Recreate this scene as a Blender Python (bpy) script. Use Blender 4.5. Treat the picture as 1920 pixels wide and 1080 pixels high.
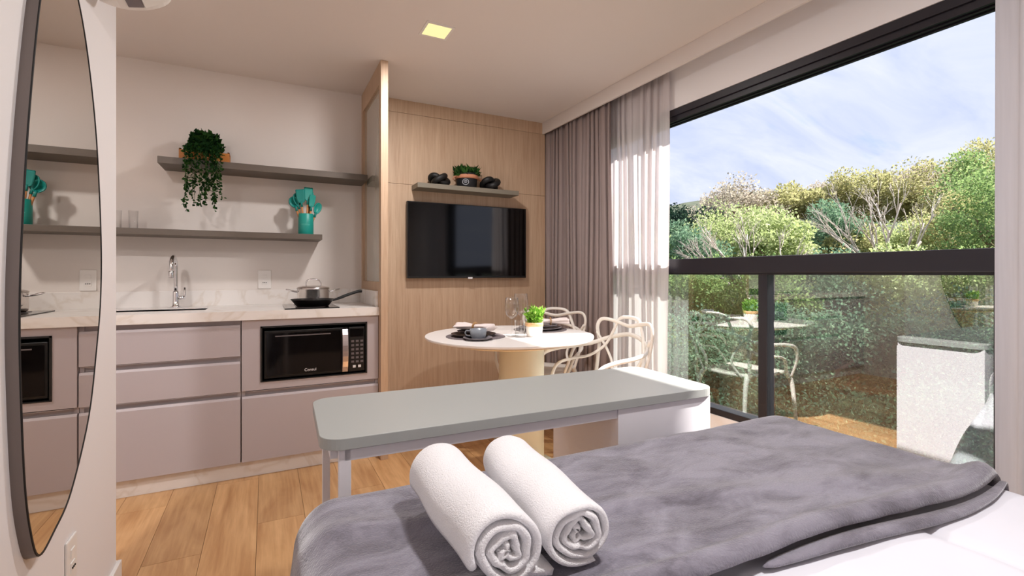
import bpy, math, random
import numpy as np
from mathutils import Vector, noise as mnoise

for o in list(bpy.data.objects):
    bpy.data.objects.remove(o, do_unlink=True)
scene = bpy.context.scene
COL = scene.collection
PI = math.pi
R = math.radians
random.seed(7)

# ------------------------------------------------------------------ camera
F_PX, HORIZON, EYE, YAW = 900.0, 513.0, 1.10, 27.1
cam_data = bpy.data.cameras.new('camera')
cam_data.sensor_width = 36.0
cam_data.lens = F_PX / 1920.0 * 36.0
cam_data.shift_y = -(540.0 - HORIZON) / 1920.0
cam_data.clip_start = 0.02
cam_data.clip_end = 400
cam = bpy.data.objects.new('camera', cam_data)
COL.objects.link(cam)
cam.location = (0, 0, EYE)
cam.rotation_euler = (R(90), 0, -R(YAW))
scene.camera = cam

# ------------------------------------------------------------------ colour management
scene.view_settings.view_transform = 'Standard'
scene.view_settings.look = 'None'
scene.view_settings.gamma = 1.0
scene.view_settings.use_curve_mapping = False
scene.view_settings.exposure = 1.15


def lin(c):
    """sRGB 0-255 triple to linear RGBA."""
    out = []
    for v in c[:3]:
        v = v / 255.0
        out.append(v / 12.92 if v <= 0.04045 else ((v + 0.055) / 1.055) ** 2.4)
    return (*out, 1.0)


# ------------------------------------------------------------------ world: a thin veil of cloud over blue
world = bpy.data.worlds.new('sky')
scene.world = world
world.use_nodes = True
wn = world.node_tree.nodes
wl = world.node_tree.links
wn.clear()


def N(tree, typ, **kw):
    n = tree.nodes.new(typ)
    for k, v in kw.items():
        setattr(n, k, v)
    return n


w_out = N(world.node_tree, 'ShaderNodeOutputWorld')
w_bg = N(world.node_tree, 'ShaderNodeBackground')
w_tc = N(world.node_tree, 'ShaderNodeTexCoord')
w_sep = N(world.node_tree, 'ShaderNodeSeparateXYZ')
w_add = N(world.node_tree, 'ShaderNodeMath', operation='ADD')
w_max = N(world.node_tree, 'ShaderNodeMath', operation='MAXIMUM')
w_dx = N(world.node_tree, 'ShaderNodeMath', operation='DIVIDE')
w_dy = N(world.node_tree, 'ShaderNodeMath', operation='DIVIDE')
w_cmb = N(world.node_tree, 'ShaderNodeCombineXYZ')
w_map = N(world.node_tree, 'ShaderNodeMapping')
w_n1 = N(world.node_tree, 'ShaderNodeTexNoise')
w_n2 = N(world.node_tree, 'ShaderNodeTexNoise')
w_r1 = N(world.node_tree, 'ShaderNodeValToRGB')
w_r2 = N(world.node_tree, 'ShaderNodeValToRGB')
w_mix = N(world.node_tree, 'ShaderNodeMix', data_type='RGBA')
wl.new(w_tc.outputs['Generated'], w_sep.inputs[0])
w_add.inputs[1].default_value = 0.22
wl.new(w_sep.outputs[2], w_add.inputs[0])
w_max.inputs[1].default_value = 0.12
wl.new(w_add.outputs[0], w_max.inputs[0])
wl.new(w_sep.outputs[0], w_dx.inputs[0]); wl.new(w_max.outputs[0], w_dx.inputs[1])
wl.new(w_sep.outputs[1], w_dy.inputs[0]); wl.new(w_max.outputs[0], w_dy.inputs[1])
wl.new(w_dx.outputs[0], w_cmb.inputs[0]); wl.new(w_dy.outputs[0], w_cmb.inputs[1])
w_map.inputs['Rotation'].default_value = (0, 0, R(-35))
w_map.inputs['Scale'].default_value = (0.55, 1.5, 1)
w_map.inputs['Location'].default_value = (0.35, 0.2, 0)
wl.new(w_cmb.outputs[0], w_map.inputs[0])
w_n1.inputs['Scale'].default_value = 0.9
w_n1.inputs['Detail'].default_value = 7
w_n1.inputs['Roughness'].default_value = 0.55
w_n1.inputs['Distortion'].default_value = 0.5
w_n2.inputs['Scale'].default_value = 2.6
w_n2.inputs['Detail'].default_value = 8
w_n2.inputs['Roughness'].default_value = 0.6
w_n2.inputs['Distortion'].default_value = 0.7
wl.new(w_map.outputs[0], w_n1.inputs['Vector'])
wl.new(w_map.outputs[0], w_n2.inputs['Vector'])
w_r1.color_ramp.elements[0].position = 0.27
w_r1.color_ramp.elements[1].position = 0.42
wl.new(w_n1.outputs['Fac'], w_r1.inputs[0])
w_r2.color_ramp.elements[0].position = 0.30
w_r2.color_ramp.elements[0].color = lin((182, 192, 220))
w_r2.color_ramp.elements[1].position = 0.70
w_r2.color_ramp.elements[1].color = lin((213, 217, 232))
wl.new(w_n2.outputs['Fac'], w_r2.inputs[0])
w_mix.inputs[6].default_value = lin((112, 168, 222))
wl.new(w_r1.outputs[0], w_mix.inputs[0])
wl.new(w_r2.outputs[0], w_mix.inputs[7])
wl.new(w_mix.outputs[2], w_bg.inputs['Color'])
w_bg.inputs['Strength'].default_value = 0.63
wl.new(w_bg.outputs[0], w_out.inputs[0])

# ------------------------------------------------------------------ sun, coming in through the window
sun_data = bpy.data.lights.new('sun', 'SUN')
sun_data.energy = 7.8
sun_data.angle = R(1.2)
sun_data.color = (1.0, 0.96, 0.91)
sun = bpy.data.objects.new('sun', sun_data)
COL.objects.link(sun)
SUN_DIR = Vector((-1.0, 0.36, -1.16)).normalized()
sun.rotation_euler = SUN_DIR.to_track_quat('-Z', 'Y').to_euler()
sun.location = (8, -3, 9)

# ------------------------------------------------------------------ pixel to direction (photograph frame 1920x1080)
_t = R(YAW)
FW = np.array([math.sin(_t), math.cos(_t), 0.0])
RT = np.array([math.cos(_t), -math.sin(_t), 0.0])


def at_depth(px, depth, z=0.0):
    p = (FW + RT * (px - 960) / F_PX) * depth
    return (float(p[0]), float(p[1]), z)


# ------------------------------------------------------------------ materials
MATS = {}


def principled(name):
    m = bpy.data.materials.new(name)
    m.use_nodes = True
    nt = m.node_tree
    nt.nodes.clear()
    out = N(nt, 'ShaderNodeOutputMaterial')
    b = N(nt, 'ShaderNodeBsdfPrincipled')
    nt.links.new(b.outputs[0], out.inputs[0])
    MATS[name] = m
    return m, nt, b, out


def mat(name, rgb, rough=0.5, metal=0.0, var=0.0, scale=8.0, bump=0.0, bump_scale=200.0, stretch=(1, 1, 1), coat=0.0, sheen=0.0, spec=0.5, subsurf=0.0):
    m, nt, b, out = principled(name)
    c = lin(rgb)
    b.inputs['Base Color'].default_value = c
    b.inputs['Roughness'].default_value = rough
    b.inputs['Metallic'].default_value = metal
    b.inputs['Specular IOR Level'].default_value = spec
    b.inputs['Coat Weight'].default_value = coat
    if sheen:
        b.inputs['Sheen Weight'].default_value = sheen
        b.inputs['Sheen Roughness'].default_value = 0.4
    if var or bump:
        tc = N(nt, 'ShaderNodeTexCoord')
        mp = N(nt, 'ShaderNodeMapping')
        mp.inputs['Scale'].default_value = stretch
        nt.links.new(tc.outputs['Object'], mp.inputs[0])
    if var:
        nz = N(nt, 'ShaderNodeTexNoise')
        nz.inputs['Scale'].default_value = scale
        nz.inputs['Detail'].default_value = 4
        nt.links.new(mp.outputs[0], nz.inputs['Vector'])
        rp = N(nt, 'ShaderNodeValToRGB')
        rp.color_ramp.elements[0].position = 0.25
        rp.color_ramp.elements[1].position = 0.75
        rp.color_ramp.elements[0].color = tuple(max(0, v * (1 - var)) for v in c[:3]) + (1,)
        rp.color_ramp.elements[1].color = tuple(min(1, v * (1 + var)) for v in c[:3]) + (1,)
        nt.links.new(nz.outputs['Fac'], rp.inputs[0])
        nt.links.new(rp.outputs[0], b.inputs['Base Color'])
    if bump:
        nb = N(nt, 'ShaderNodeTexNoise')
        nb.inputs['Scale'].default_value = bump_scale
        nb.inputs['Detail'].default_value = 2
        nt.links.new(mp.outputs[0], nb.inputs['Vector'])
        bp = N(nt, 'ShaderNodeBump')
        bp.inputs['Strength'].default_value = bump
        bp.inputs['Distance'].default_value = 0.002
        nt.links.new(nb.outputs['Fac'], bp.inputs['Height'])
        nt.links.new(bp.outputs[0], b.inputs['Normal'])
    return m


def wood_mat(name, dark, light, grain_axis='Y', rough=0.42, per_object=True, fine=60.0, knots=True):
    """Long grain streaks along one axis; every board gets its own offset and tone."""
    m, nt, b, out = principled(name)
    tc = N(nt, 'ShaderNodeTexCoord')
    oi = N(nt, 'ShaderNodeObjectInfo')
    ad = N(nt, 'ShaderNodeVectorMath', operation='ADD')
    sc = N(nt, 'ShaderNodeVectorMath', operation='SCALE')
    cb = N(nt, 'ShaderNodeCombineXYZ')
    for i in range(3):
        nt.links.new(oi.outputs['Random'], cb.inputs[i])
    nt.links.new(cb.outputs[0], sc.inputs[0])
    sc.inputs['Scale'].default_value = 37.0 if per_object else 0.0
    nt.links.new(tc.outputs['Object'], ad.inputs[0])
    nt.links.new(sc.outputs[0], ad.inputs[1])
    mp = N(nt, 'ShaderNodeMapping')
    s = {'X': (0.05, 1, 1), 'Y': (1, 0.05, 1), 'Z': (1, 1, 0.05)}[grain_axis]
    mp.inputs['Scale'].default_value = s
    nt.links.new(ad.outputs[0], mp.inputs[0])
    n1 = N(nt, 'ShaderNodeTexNoise')
    n1.inputs['Scale'].default_value = fine
    n1.inputs['Detail'].default_value = 6
    n1.inputs['Roughness'].default_value = 0.6
    n1.inputs['Distortion'].default_value = 0.35
    n2 = N(nt, 'ShaderNodeTexNoise')
    n2.inputs['Scale'].default_value = 9
    n2.inputs['Detail'].default_value = 3
    n2.inputs['Distortion'].default_value = 1.2
    nt.links.new(mp.outputs[0], n1.inputs['Vector'])
    mp2 = N(nt, 'ShaderNodeMapping')
    s2 = {'X': (0.22, 1, 1), 'Y': (1, 0.22, 1), 'Z': (1, 1, 0.12)}[grain_axis]
    mp2.inputs['Scale'].default_value = s2
    nt.links.new(ad.outputs[0], mp2.inputs[0])
    nt.links.new(mp2.outputs[0], n2.inputs['Vector'])
    mx = N(nt, 'ShaderNodeMix', data_type='FLOAT')
    mx.inputs[0].default_value = 0.55 if knots else 0.25
    nt.links.new(n1.outputs['Fac'], mx.inputs[2])
    nt.links.new(n2.outputs['Fac'], mx.inputs[3])
    rp = N(nt, 'ShaderNodeValToRGB')
    rp.color_ramp.elements[0].position = 0.33
    rp.color_ramp.elements[1].position = 0.66
    rp.color_ramp.elements[0].color = lin(dark)
    rp.color_ramp.elements[1].color = lin(light)
    nt.links.new(mx.outputs[0], rp.inputs[0])
    hv = N(nt, 'ShaderNodeHueSaturation')
    mr = N(nt, 'ShaderNodeMapRange')
    mr.inputs['To Min'].default_value = 0.88
    mr.inputs['To Max'].default_value = 1.10
    nt.links.new(oi.outputs['Random'], mr.inputs[0])
    if per_object:
        nt.links.new(mr.outputs[0], hv.inputs['Value'])
    nt.links.new(rp.outputs[0], hv.inputs['Color'])
    nt.links.new(hv.outputs[0], b.inputs['Base Color'])
    b.inputs['Roughness'].default_value = rough
    bp = N(nt, 'ShaderNodeBump')
    bp.inputs['Strength'].default_value = 0.08
    bp.inputs['Distance'].default_value = 0.002
    nt.links.new(n1.outputs['Fac'], bp.inputs['Height'])
    nt.links.new(bp.outputs[0], b.inputs['Normal'])
    return m


def marble_mat(name, base, vein, rough=0.25):
    m, nt, b, out = principled(name)
    tc = N(nt, 'ShaderNodeTexCoord')
    mp = N(nt, 'ShaderNodeMapping')
    mp.inputs['Rotation'].default_value = (0.4, 0.5, 0.6)
    nt.links.new(tc.outputs['Object'], mp.inputs[0])
    nz = N(nt, 'ShaderNodeTexNoise')
    nz.inputs['Scale'].default_value = 2.6
    nz.inputs['Detail'].default_value = 6
    nz.inputs['Distortion'].default_value = 1.4
    nt.links.new(mp.outputs[0], nz.inputs['Vector'])
    rp = N(nt, 'ShaderNodeValToRGB')
    e = rp.color_ramp.elements
    e[0].position = 0.46; e[0].color = lin(base)
    e[1].position = 0.54; e[1].color = lin(base)
    k = e.new(0.50); k.color = lin(vein)
    nt.links.new(nz.outputs['Fac'], rp.inputs[0])
    nt.links.new(rp.outputs[0], b.inputs['Base Color'])
    b.inputs['Roughness'].default_value = rough
    return m


def glass_pane_mat(name, tint, refl, rough=0.0):
    """Thin sheet: clear transmission plus mirror reflection by angle."""
    m = bpy.data.materials.new(name)
    m.use_nodes = True
    nt = m.node_tree
    nt.nodes.clear()
    out = N(nt, 'ShaderNodeOutputMaterial')
    tr = N(nt, 'ShaderNodeBsdfTransparent')
    tr.inputs[0].default_value = tint
    gl = N(nt, 'ShaderNodeBsdfGlossy')
    gl.inputs['Roughness'].default_value = rough
    lw = N(nt, 'ShaderNodeLayerWeight')
    lw.inputs['Blend'].default_value = 0.5
    pw_ = N(nt, 'ShaderNodeMath', operation='POWER')
    pw_.inputs[1].default_value = 4.0
    nt.links.new(lw.outputs['Facing'], pw_.inputs[0])
    ma = N(nt, 'ShaderNodeMath', operation='MULTIPLY_ADD', use_clamp=True)
    ma.inputs[1].default_value = 0.9
    ma.inputs[2].default_value = refl
    nt.links.new(pw_.outputs[0], ma.inputs[0])
    mx = N(nt, 'ShaderNodeMixShader')
    nt.links.new(ma.outputs[0], mx.inputs[0])
    nt.links.new(tr.outputs[0], mx.inputs[1])
    nt.links.new(gl.outputs[0], mx.inputs[2])
    nt.links.new(mx.outputs[0], out.inputs[0])
    MATS[name] = m
    return m


def cloth_mat(name, rgb, transl=0.4, transp=0.0, weave=0.15):
    """Curtain cloth: diffuse + light coming through + open weave."""
    m = bpy.data.materials.new(name)
    m.use_nodes = True
    nt = m.node_tree
    nt.nodes.clear()
    out = N(nt, 'ShaderNodeOutputMaterial')
    d = N(nt, 'ShaderNodeBsdfDiffuse')
    t = N(nt, 'ShaderNodeBsdfTranslucent')
    tc = N(nt, 'ShaderNodeTexCoord')
    nz = N(nt, 'ShaderNodeTexNoise')
    mp = N(nt, 'ShaderNodeMapping')
    mp.inputs['Scale'].default_value = (1, 1, 0.05)
    nz.inputs['Scale'].default_value = 90
    nt.links.new(tc.outputs['Object'], mp.inputs[0])
    nt.links.new(mp.outputs[0], nz.inputs['Vector'])
    rp = N(nt, 'ShaderNodeValToRGB')
    c = lin(rgb)
    rp.color_ramp.elements[0].position = 0.3
    rp.color_ramp.elements[1].position = 0.7
    rp.color_ramp.elements[0].color = tuple(v * (1 - weave) for v in c[:3]) + (1,)
    rp.color_ramp.elements[1].color = tuple(min(1, v * (1 + weave)) for v in c[:3]) + (1,)
    nt.links.new(nz.outputs['Fac'], rp.inputs[0])
    nt.links.new(rp.outputs[0], d.inputs[0])
    nt.links.new(rp.outputs[0], t.inputs[0])
    mx = N(nt, 'ShaderNodeMixShader')
    mx.inputs[0].default_value = transl
    nt.links.new(d.outputs[0], mx.inputs[1])
    nt.links.new(t.outputs[0], mx.inputs[2])
    last = mx
    if transp:
        tr = N(nt, 'ShaderNodeBsdfTransparent')
        m2 = N(nt, 'ShaderNodeMixShader')
        m2.inputs[0].default_value = transp
        nt.links.new(mx.outputs[0], m2.inputs[1])
        nt.links.new(tr.outputs[0], m2.inputs[2])
        last = m2
    nt.links.new(last.outputs[0], out.inputs[0])
    MATS[name] = m
    return m


def leaf_mat(name, cols, transl=0.35, rough=0.55):
    """Each loose leaf takes its own tone from a ramp of leaf colours."""
    m = bpy.data.materials.new(name)
    m.use_nodes = True
    nt = m.node_tree
    nt.nodes.clear()
    out = N(nt, 'ShaderNodeOutputMaterial')
    ge = N(nt, 'ShaderNodeNewGeometry')
    rp = N(nt, 'ShaderNodeValToRGB')
    e = rp.color_ramp.elements
    while len(e) < len(cols):
        e.new(0.5)
    for i, c in enumerate(cols):
        e[i].position = i / max(1, len(cols) - 1)
        e[i].color = lin(c)
    nt.links.new(ge.outputs['Random Per Island'], rp.inputs[0])
    b = N(nt, 'ShaderNodeBsdfPrincipled')
    b.inputs['Roughness'].default_value = 0.8
    b.inputs['Specular IOR Level'].default_value = 0.12
    t = N(nt, 'ShaderNodeBsdfTranslucent')
    nt.links.new(rp.outputs[0], b.inputs['Base Color'])
    nt.links.new(rp.outputs[0], t.inputs[0])
    mx = N(nt, 'ShaderNodeMixShader')
    mx.inputs[0].default_value = transl
    nt.links.new(b.outputs[0], mx.inputs[1])
    nt.links.new(t.outputs[0], mx.inputs[2])
    nt.links.new(mx.outputs[0], out.inputs[0])
    MATS[name] = m
    return m


def emit_mat(name, rgb, strength):
    m = bpy.data.materials.new(name)
    m.use_nodes = True
    nt = m.node_tree
    nt.nodes.clear()
    out = N(nt, 'ShaderNodeOutputMaterial')
    e = N(nt, 'ShaderNodeEmission')
    e.inputs[0].default_value = lin(rgb)
    e.inputs[1].default_value = strength
    nt.links.new(e.outputs[0], out.inputs[0])
    MATS[name] = m
    return m


def plush_mat(name, dark, light):
    """Brushed plush: pile lies in lighter and darker strokes, with sheen."""
    m, nt, b, out = principled(name)
    tc = N(nt, 'ShaderNodeTexCoord')
    mp = N(nt, 'ShaderNodeMapping')
    mp.inputs['Scale'].default_value = (1.0, 2.0, 1.0)
    mp.inputs['Rotation'].default_value = (0, 0, R(20))
    nt.links.new(tc.outputs['Object'], mp.inputs[0])
    n1 = N(nt, 'ShaderNodeTexNoise')
    n1.inputs['Scale'].default_value = 7
    n1.inputs['Detail'].default_value = 8
    n1.inputs['Roughness'].default_value = 0.68
    n1.inputs['Distortion'].default_value = 0.6
    nt.links.new(mp.outputs[0], n1.inputs['Vector'])
    rp = N(nt, 'ShaderNodeValToRGB')
    rp.color_ramp.elements[0].position = 0.30
    rp.color_ramp.elements[1].position = 0.58
    rp.color_ramp.elements[0].color = lin(dark)
    rp.color_ramp.elements[1].color = lin(light)
    nt.links.new(n1.outputs['Fac'], rp.inputs[0])
    nt.links.new(rp.outputs[0], b.inputs['Base Color'])
    b.inputs['Roughness'].default_value = 0.85
    b.inputs['Specular IOR Level'].default_value = 0.15
    b.inputs['Sheen Weight'].default_value = 1.0
    b.inputs['Sheen Roughness'].default_value = 0.35
    n2 = N(nt, 'ShaderNodeTexNoise')
    n2.inputs['Scale'].default_value = 260
    n2.inputs['Detail'].default_value = 3
    nt.links.new(tc.outputs['Object'], n2.inputs['Vector'])
    ad = N(nt, 'ShaderNodeMath', operation='ADD')
    nt.links.new(n1.outputs['Fac'], ad.inputs[0])
    nt.links.new(n2.outputs['Fac'], ad.inputs[1])
    bp = N(nt, 'ShaderNodeBump')
    bp.inputs['Strength'].default_value = 0.5
    bp.inputs['Distance'].default_value = 0.004
    nt.links.new(ad.outputs[0], bp.inputs['Height'])
    nt.links.new(bp.outputs[0], b.inputs['Normal'])
    return m


mat('wall_paint', (226, 218, 212), 0.75, var=0.015, scale=3, bump=0.04, bump_scale=180)
mat('ceiling_paint', (228, 220, 215), 0.8, var=0.01, scale=2)
mat('white_wall', (235, 231, 231), 0.6, bump=0.03, bump_scale=180)
wood_mat('plank_wood', (178, 130, 84), (218, 174, 124), 'Y', 0.38)
mat('joint', (110, 74, 44), 0.8)
wood_mat('panel_wood', (184, 152, 124), (206, 178, 150), 'Z', 0.5, per_object=False, fine=75, knots=False)
mat('cabinet', (184, 175, 178), 0.45)
mat('cabinet_dark', (70, 62, 60), 0.6)
marble_mat('marble', (234, 229, 225), (224, 216, 208))
mat('shelf_taupe', (98, 88, 79), 0.5)
mat('shelf_tv', (126, 118, 104), 0.5)
mat('steel', (222, 216, 212), 0.24, metal=1.0)
mat('chrome', (225, 225, 228), 0.08, metal=1.0)
mat('black_gloss', (6, 6, 7), 0.06)
mat('black_matt', (14, 13, 14), 0.55)
mat('nonstick', (16, 15, 16), 0.38)
mat('tv_screen', (4, 4, 5), 0.07)
mat('tv_bezel', (12, 11, 12), 0.35)
mat('frame_black', (28, 25, 34), 0.4)
mat('mirror_frame', (120, 110, 106), 0.35, metal=0.3)
mat('mirror_silver', (236, 232, 226), 0.0, metal=1.0)
mat('plastic_white', (236, 232, 228), 0.35)
mat('plastic_grey', (120, 112, 116), 0.5)
mat('desk_top', (166, 168, 165), 0.42)
mat('desk_white', (232, 229, 234), 0.5)
mat('table_white', (234, 228, 224), 0.35)
mat('table_under', (224, 206, 178), 0.5)
mat('pedestal', (206, 203, 184), 0.45)
mat('chair_cream', (240, 234, 226), 0.4)
mat('towel_white', (244, 242, 244), 0.95, bump=0.9, bump_scale=420, sheen=0.4, spec=0.1)
mat('duvet_white', (232, 232, 240), 0.85, var=0.02, scale=5, bump=0.15, bump_scale=30, sheen=0.2, spec=0.2)
mat('bed_base', (208, 200, 194), 0.85)
plush_mat('plush_grey', (96, 91, 100), (148, 144, 156))
mat('teal', (22, 150, 138), 0.4)
mat('teal_dark', (16, 128, 120), 0.4)
mat('beech', (190, 130, 80), 0.5, var=0.12, scale=14)
mat('planter_wood', (196, 122, 52), 0.55, var=0.12, scale=16)
mat('soil', (44, 34, 28), 0.95)
mat('basket_black', (20, 20, 24), 0.6, bump=0.4, bump_scale=120)
mat('band_tan', (190, 128, 96), 0.6)
mat('emblem_grey', (170, 172, 178), 0.5)
mat('pot_white', (236, 230, 222), 0.5)
mat('pot_wood', (214, 170, 122), 0.55, var=0.1, scale=20)
mat('ceramic_blue', (136, 142, 150), 0.3)
mat('ceramic_dark', (52, 44, 46), 0.35)
mat('ceramic_grey', (128, 122, 126), 0.35)
mat('ceramic_lilac', (206, 202, 214), 0.35)
mat('placemat', (112, 102, 104), 0.8, var=0.4, scale=90, bump=0.8, bump_scale=160)
mat('napkin', (226, 212, 208), 0.85, var=0.05, scale=30)
mat('napkin_stripe', (150, 110, 112), 0.85)
mat('napkin_ring', (178, 136, 88), 0.4)
mat('silver_trim', (205, 196, 196), 0.25, metal=0.9)
mat('button_white', (228, 226, 226), 0.5)
mat('button_dim', (104, 96, 98), 0.5)
mat('print_white', (222, 220, 222), 0.5)
mat('print_teal', (120, 205, 196), 0.5)
mat('bark', (120, 100, 82), 0.9, var=0.25, scale=10)
mat('bark_pale', (205, 192, 180), 0.85, var=0.15, scale=8)
mat('stem_green', (70, 96, 44), 0.6)
mat('earth', (62, 70, 50), 0.95, var=0.35, scale=1.2)
emit_mat('led', (255, 236, 170), 0.52)
glass_pane_mat('window_glass', (0.80, 0.88, 0.84, 1), 0.32)
glass_pane_mat('clear_glass', (0.99, 0.99, 0.99, 1), 0.02)
glass_pane_mat('drink_glass', (0.985, 0.985, 0.985, 1), 0.03)
mat('divider_glass', (196, 192, 178), 0.06, coat=1.0, spec=0.9)
cloth_mat('blackout', (158, 143, 140), 0.05, 0.0, 0.06)
cloth_mat('sheer', (236, 230, 230), 0.5, 0.30, 0.04)
cloth_mat('pale_cloth', (204, 201, 206), 0.10, 0.0, 0.03)
leaf_mat('leaf_vine', [(14, 40, 18), (26, 62, 28), (48, 84, 30), (20, 52, 24)], 0.25)
leaf_mat('leaf_grass', [(40, 74, 34), (58, 96, 42), (26, 56, 28)], 0.3)
leaf_mat('leaf_bright', [(112, 170, 48), (160, 206, 84), (90, 150, 44), (190, 214, 120)], 0.4)
LEAVES = [
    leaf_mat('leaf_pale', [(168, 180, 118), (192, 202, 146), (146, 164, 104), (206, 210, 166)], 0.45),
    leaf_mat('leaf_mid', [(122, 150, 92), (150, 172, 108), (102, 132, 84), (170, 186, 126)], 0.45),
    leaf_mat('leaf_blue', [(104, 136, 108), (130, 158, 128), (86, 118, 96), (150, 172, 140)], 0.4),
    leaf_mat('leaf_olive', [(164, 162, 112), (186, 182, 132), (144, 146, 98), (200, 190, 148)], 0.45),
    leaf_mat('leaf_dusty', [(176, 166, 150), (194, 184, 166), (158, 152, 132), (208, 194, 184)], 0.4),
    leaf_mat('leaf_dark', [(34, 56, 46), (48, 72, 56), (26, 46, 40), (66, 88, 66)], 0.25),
    leaf_mat('leaf_shade', [(54, 82, 68), (74, 104, 82), (42, 66, 56), (92, 120, 92)], 0.3),  # greens darkened to put the shade low on the slope into the leaf colour
]


# ------------------------------------------------------------------ mesh helpers
def link(o, parent=None):
    COL.objects.link(o)
    if parent is not None:
        o.parent = parent
    return o


class MB:
    """Collects shapes and builds them as one mesh object."""

    def __init__(self):
        self.v, self.f = [], []

    def add(self, vs, fs):
        k = len(self.v)
        self.v.extend(vs)
        self.f.extend([tuple(i + k for i in f) for f in fs])
        return self

    def box(self, x0, x1, y0, y1, z0, z1):
        vs = [(x0, y0, z0), (x1, y0, z0), (x1, y1, z0), (x0, y1, z0), (x0, y0, z1), (x1, y0, z1), (x1, y1, z1), (x0, y1, z1)]
        return self.add(vs, [(0, 3, 2, 1), (4, 5, 6, 7), (0, 1, 5, 4), (1, 2, 6, 5), (2, 3, 7, 6), (3, 0, 4, 7)])

    def prism(self, pts, z0, z1):
        n = len(pts)
        vs = [(p[0], p[1], z0) for p in pts] + [(p[0], p[1], z1) for p in pts]
        fs = [tuple(reversed(range(n))), tuple(range(n, 2 * n))]
        fs += [(i, (i + 1) % n, n + (i + 1) % n, n + i) for i in range(n)]
        return self.add(vs, fs)

    def lathe(self, prof, seg=32, cx=0, cy=0, cz=0, caps=True):
        """prof: (r, z) from bottom to top."""
        vs, fs = [], []
        for r, z in prof:
            for i in range(seg):
                a = 2 * PI * i / seg
                vs.append((cx + r * math.cos(a), cy + r * math.sin(a), cz + z))
        for j in range(len(prof) - 1):
            for i in range(seg):
                a, b = j * seg + i, j * seg + (i + 1) % seg
                fs.append((a, b, b + seg, a + seg))
        if caps:
            fs.append(tuple(reversed(range(seg))))
            k = (len(prof) - 1) * seg
            fs.append(tuple(range(k, k + seg)))
        return self.add(vs, fs)

    def sweep(self, pts, rad, seg=8, closed=False, flat=1.0, up=(0, 0, 1)):
        """Tube along points; rad a number or list; flat squashes it along 'up'."""
        P = [Vector(p) for p in pts]
        n = len(P)
        rs = rad if isinstance(rad, (list, tuple)) else [rad] * n
        vs, fs = [], []
        prev = None
        for i in range(n):
            if closed:
                t = (P[(i + 1) % n] - P[i - 1]).normalized()
            else:
                t = (P[min(i + 1, n - 1)] - P[max(i - 1, 0)]).normalized()
            if prev is None:
                u = Vector(up)
                if abs(u.dot(t)) > 0.95:
                    u = Vector((1, 0, 0)) if abs(t.x) < 0.9 else Vector((0, 1, 0))
                s = t.cross(u).normalized()
            else:
                s = (prev - t * prev.dot(t)).normalized()
            prev = s
            w = s.cross(t).normalized()
            for k in range(seg):
                a = 2 * PI * k / seg
                vs.append(tuple(P[i] + s * (rs[i] * math.cos(a)) + w * (rs[i] * flat * math.sin(a))))
        m = n if closed else n - 1
        for i in range(m):
            for k in range(seg):
                a = i * seg + k
                b = i * seg + (k + 1) % seg
                c = ((i + 1) % n) * seg + (k + 1) % seg
                d = ((i + 1) % n) * seg + k
                fs.append((a, b, c, d))
        if not closed:
            fs.append(tuple(reversed(range(seg))))
            fs.append(tuple(range((n - 1) * seg, n * seg)))
        return self.add(vs, fs)

    def grid(self, fn, nu, nv):
        vs = [fn(i / nu, j / nv) for j in range(nv + 1) for i in range(nu + 1)]
        fs = []
        for j in range(nv):
            for i in range(nu):
                a = j * (nu + 1) + i
                fs.append((a, a + 1, a + nu + 2, a + nu + 1))
        return self.add(vs, fs)

    def mesh(self, name, m, smooth=False):
        me = bpy.data.meshes.new(name)
        me.from_pydata([tuple(map(float, p)) for p in self.v], [], self.f)
        me.update()
        if m:
            me.materials.append(MATS[m])
        if smooth:
            me.shade_smooth()
        return me

    def build(self, name, m, parent=None, smooth=False, bevel=0.0, seg=2, solid=0.0, loc=None, angle=None):
        o = bpy.data.objects.new(name, self.mesh(name, m, smooth))
        link(o, parent)
        if loc:
            o.location = loc
        if solid:
            md = o.modifiers.new('thickness', 'SOLIDIFY')
            md.thickness = solid
            md.offset = 0
        if bevel:
            md = o.modifiers.new('edges', 'BEVEL')
            md.width = bevel
            md.segments = seg
            md.limit_method = 'ANGLE'
            md.angle_limit = R(40)
        if smooth and angle:
            for p in o.data.polygons:
                p.use_smooth = True
        return o


def catmull(pts, per=8, closed=False):
    P = [Vector(p) for p in pts]
    n = len(P)
    out = []
    rng = n if closed else n - 1
    for i in range(rng):
        p0 = P[(i - 1) % n] if closed or i > 0 else P[0]
        p1, p2 = P[i], P[(i + 1) % n]
        p3 = P[(i + 2) % n] if closed or i < n - 2 else P[-1]
        for k in range(per):
            t = k / per
            out.append(0.5 * ((2 * p1) + (p2 - p0) * t + (2 * p0 - 5 * p1 + 4 * p2 - p3) * t * t + (3 * p1 - p0 - 3 * p2 + p3) * t ** 3))
    if not closed:
        out.append(P[-1])
    return [tuple(p) for p in out]


def tag(o, label, cat, group=None, kind=None):
    o['label'] = label
    o['category'] = cat
    if group:
        o['group'] = group
    if kind:
        o['kind'] = kind
    return o


def thing(name, label, cat, loc=(0, 0, 0), rz=0.0, group=None):
    o = bpy.data.objects.new(name, None)
    o.empty_display_size = 0.05
    link(o)
    o.location = loc
    o.rotation_euler = (0, 0, rz)
    return tag(o, label, cat, group)


def structure(o, label=None, cat=None):
    o['kind'] = 'structure'
    if label:
        o['label'] = label
        o['category'] = cat
    return o


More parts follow.
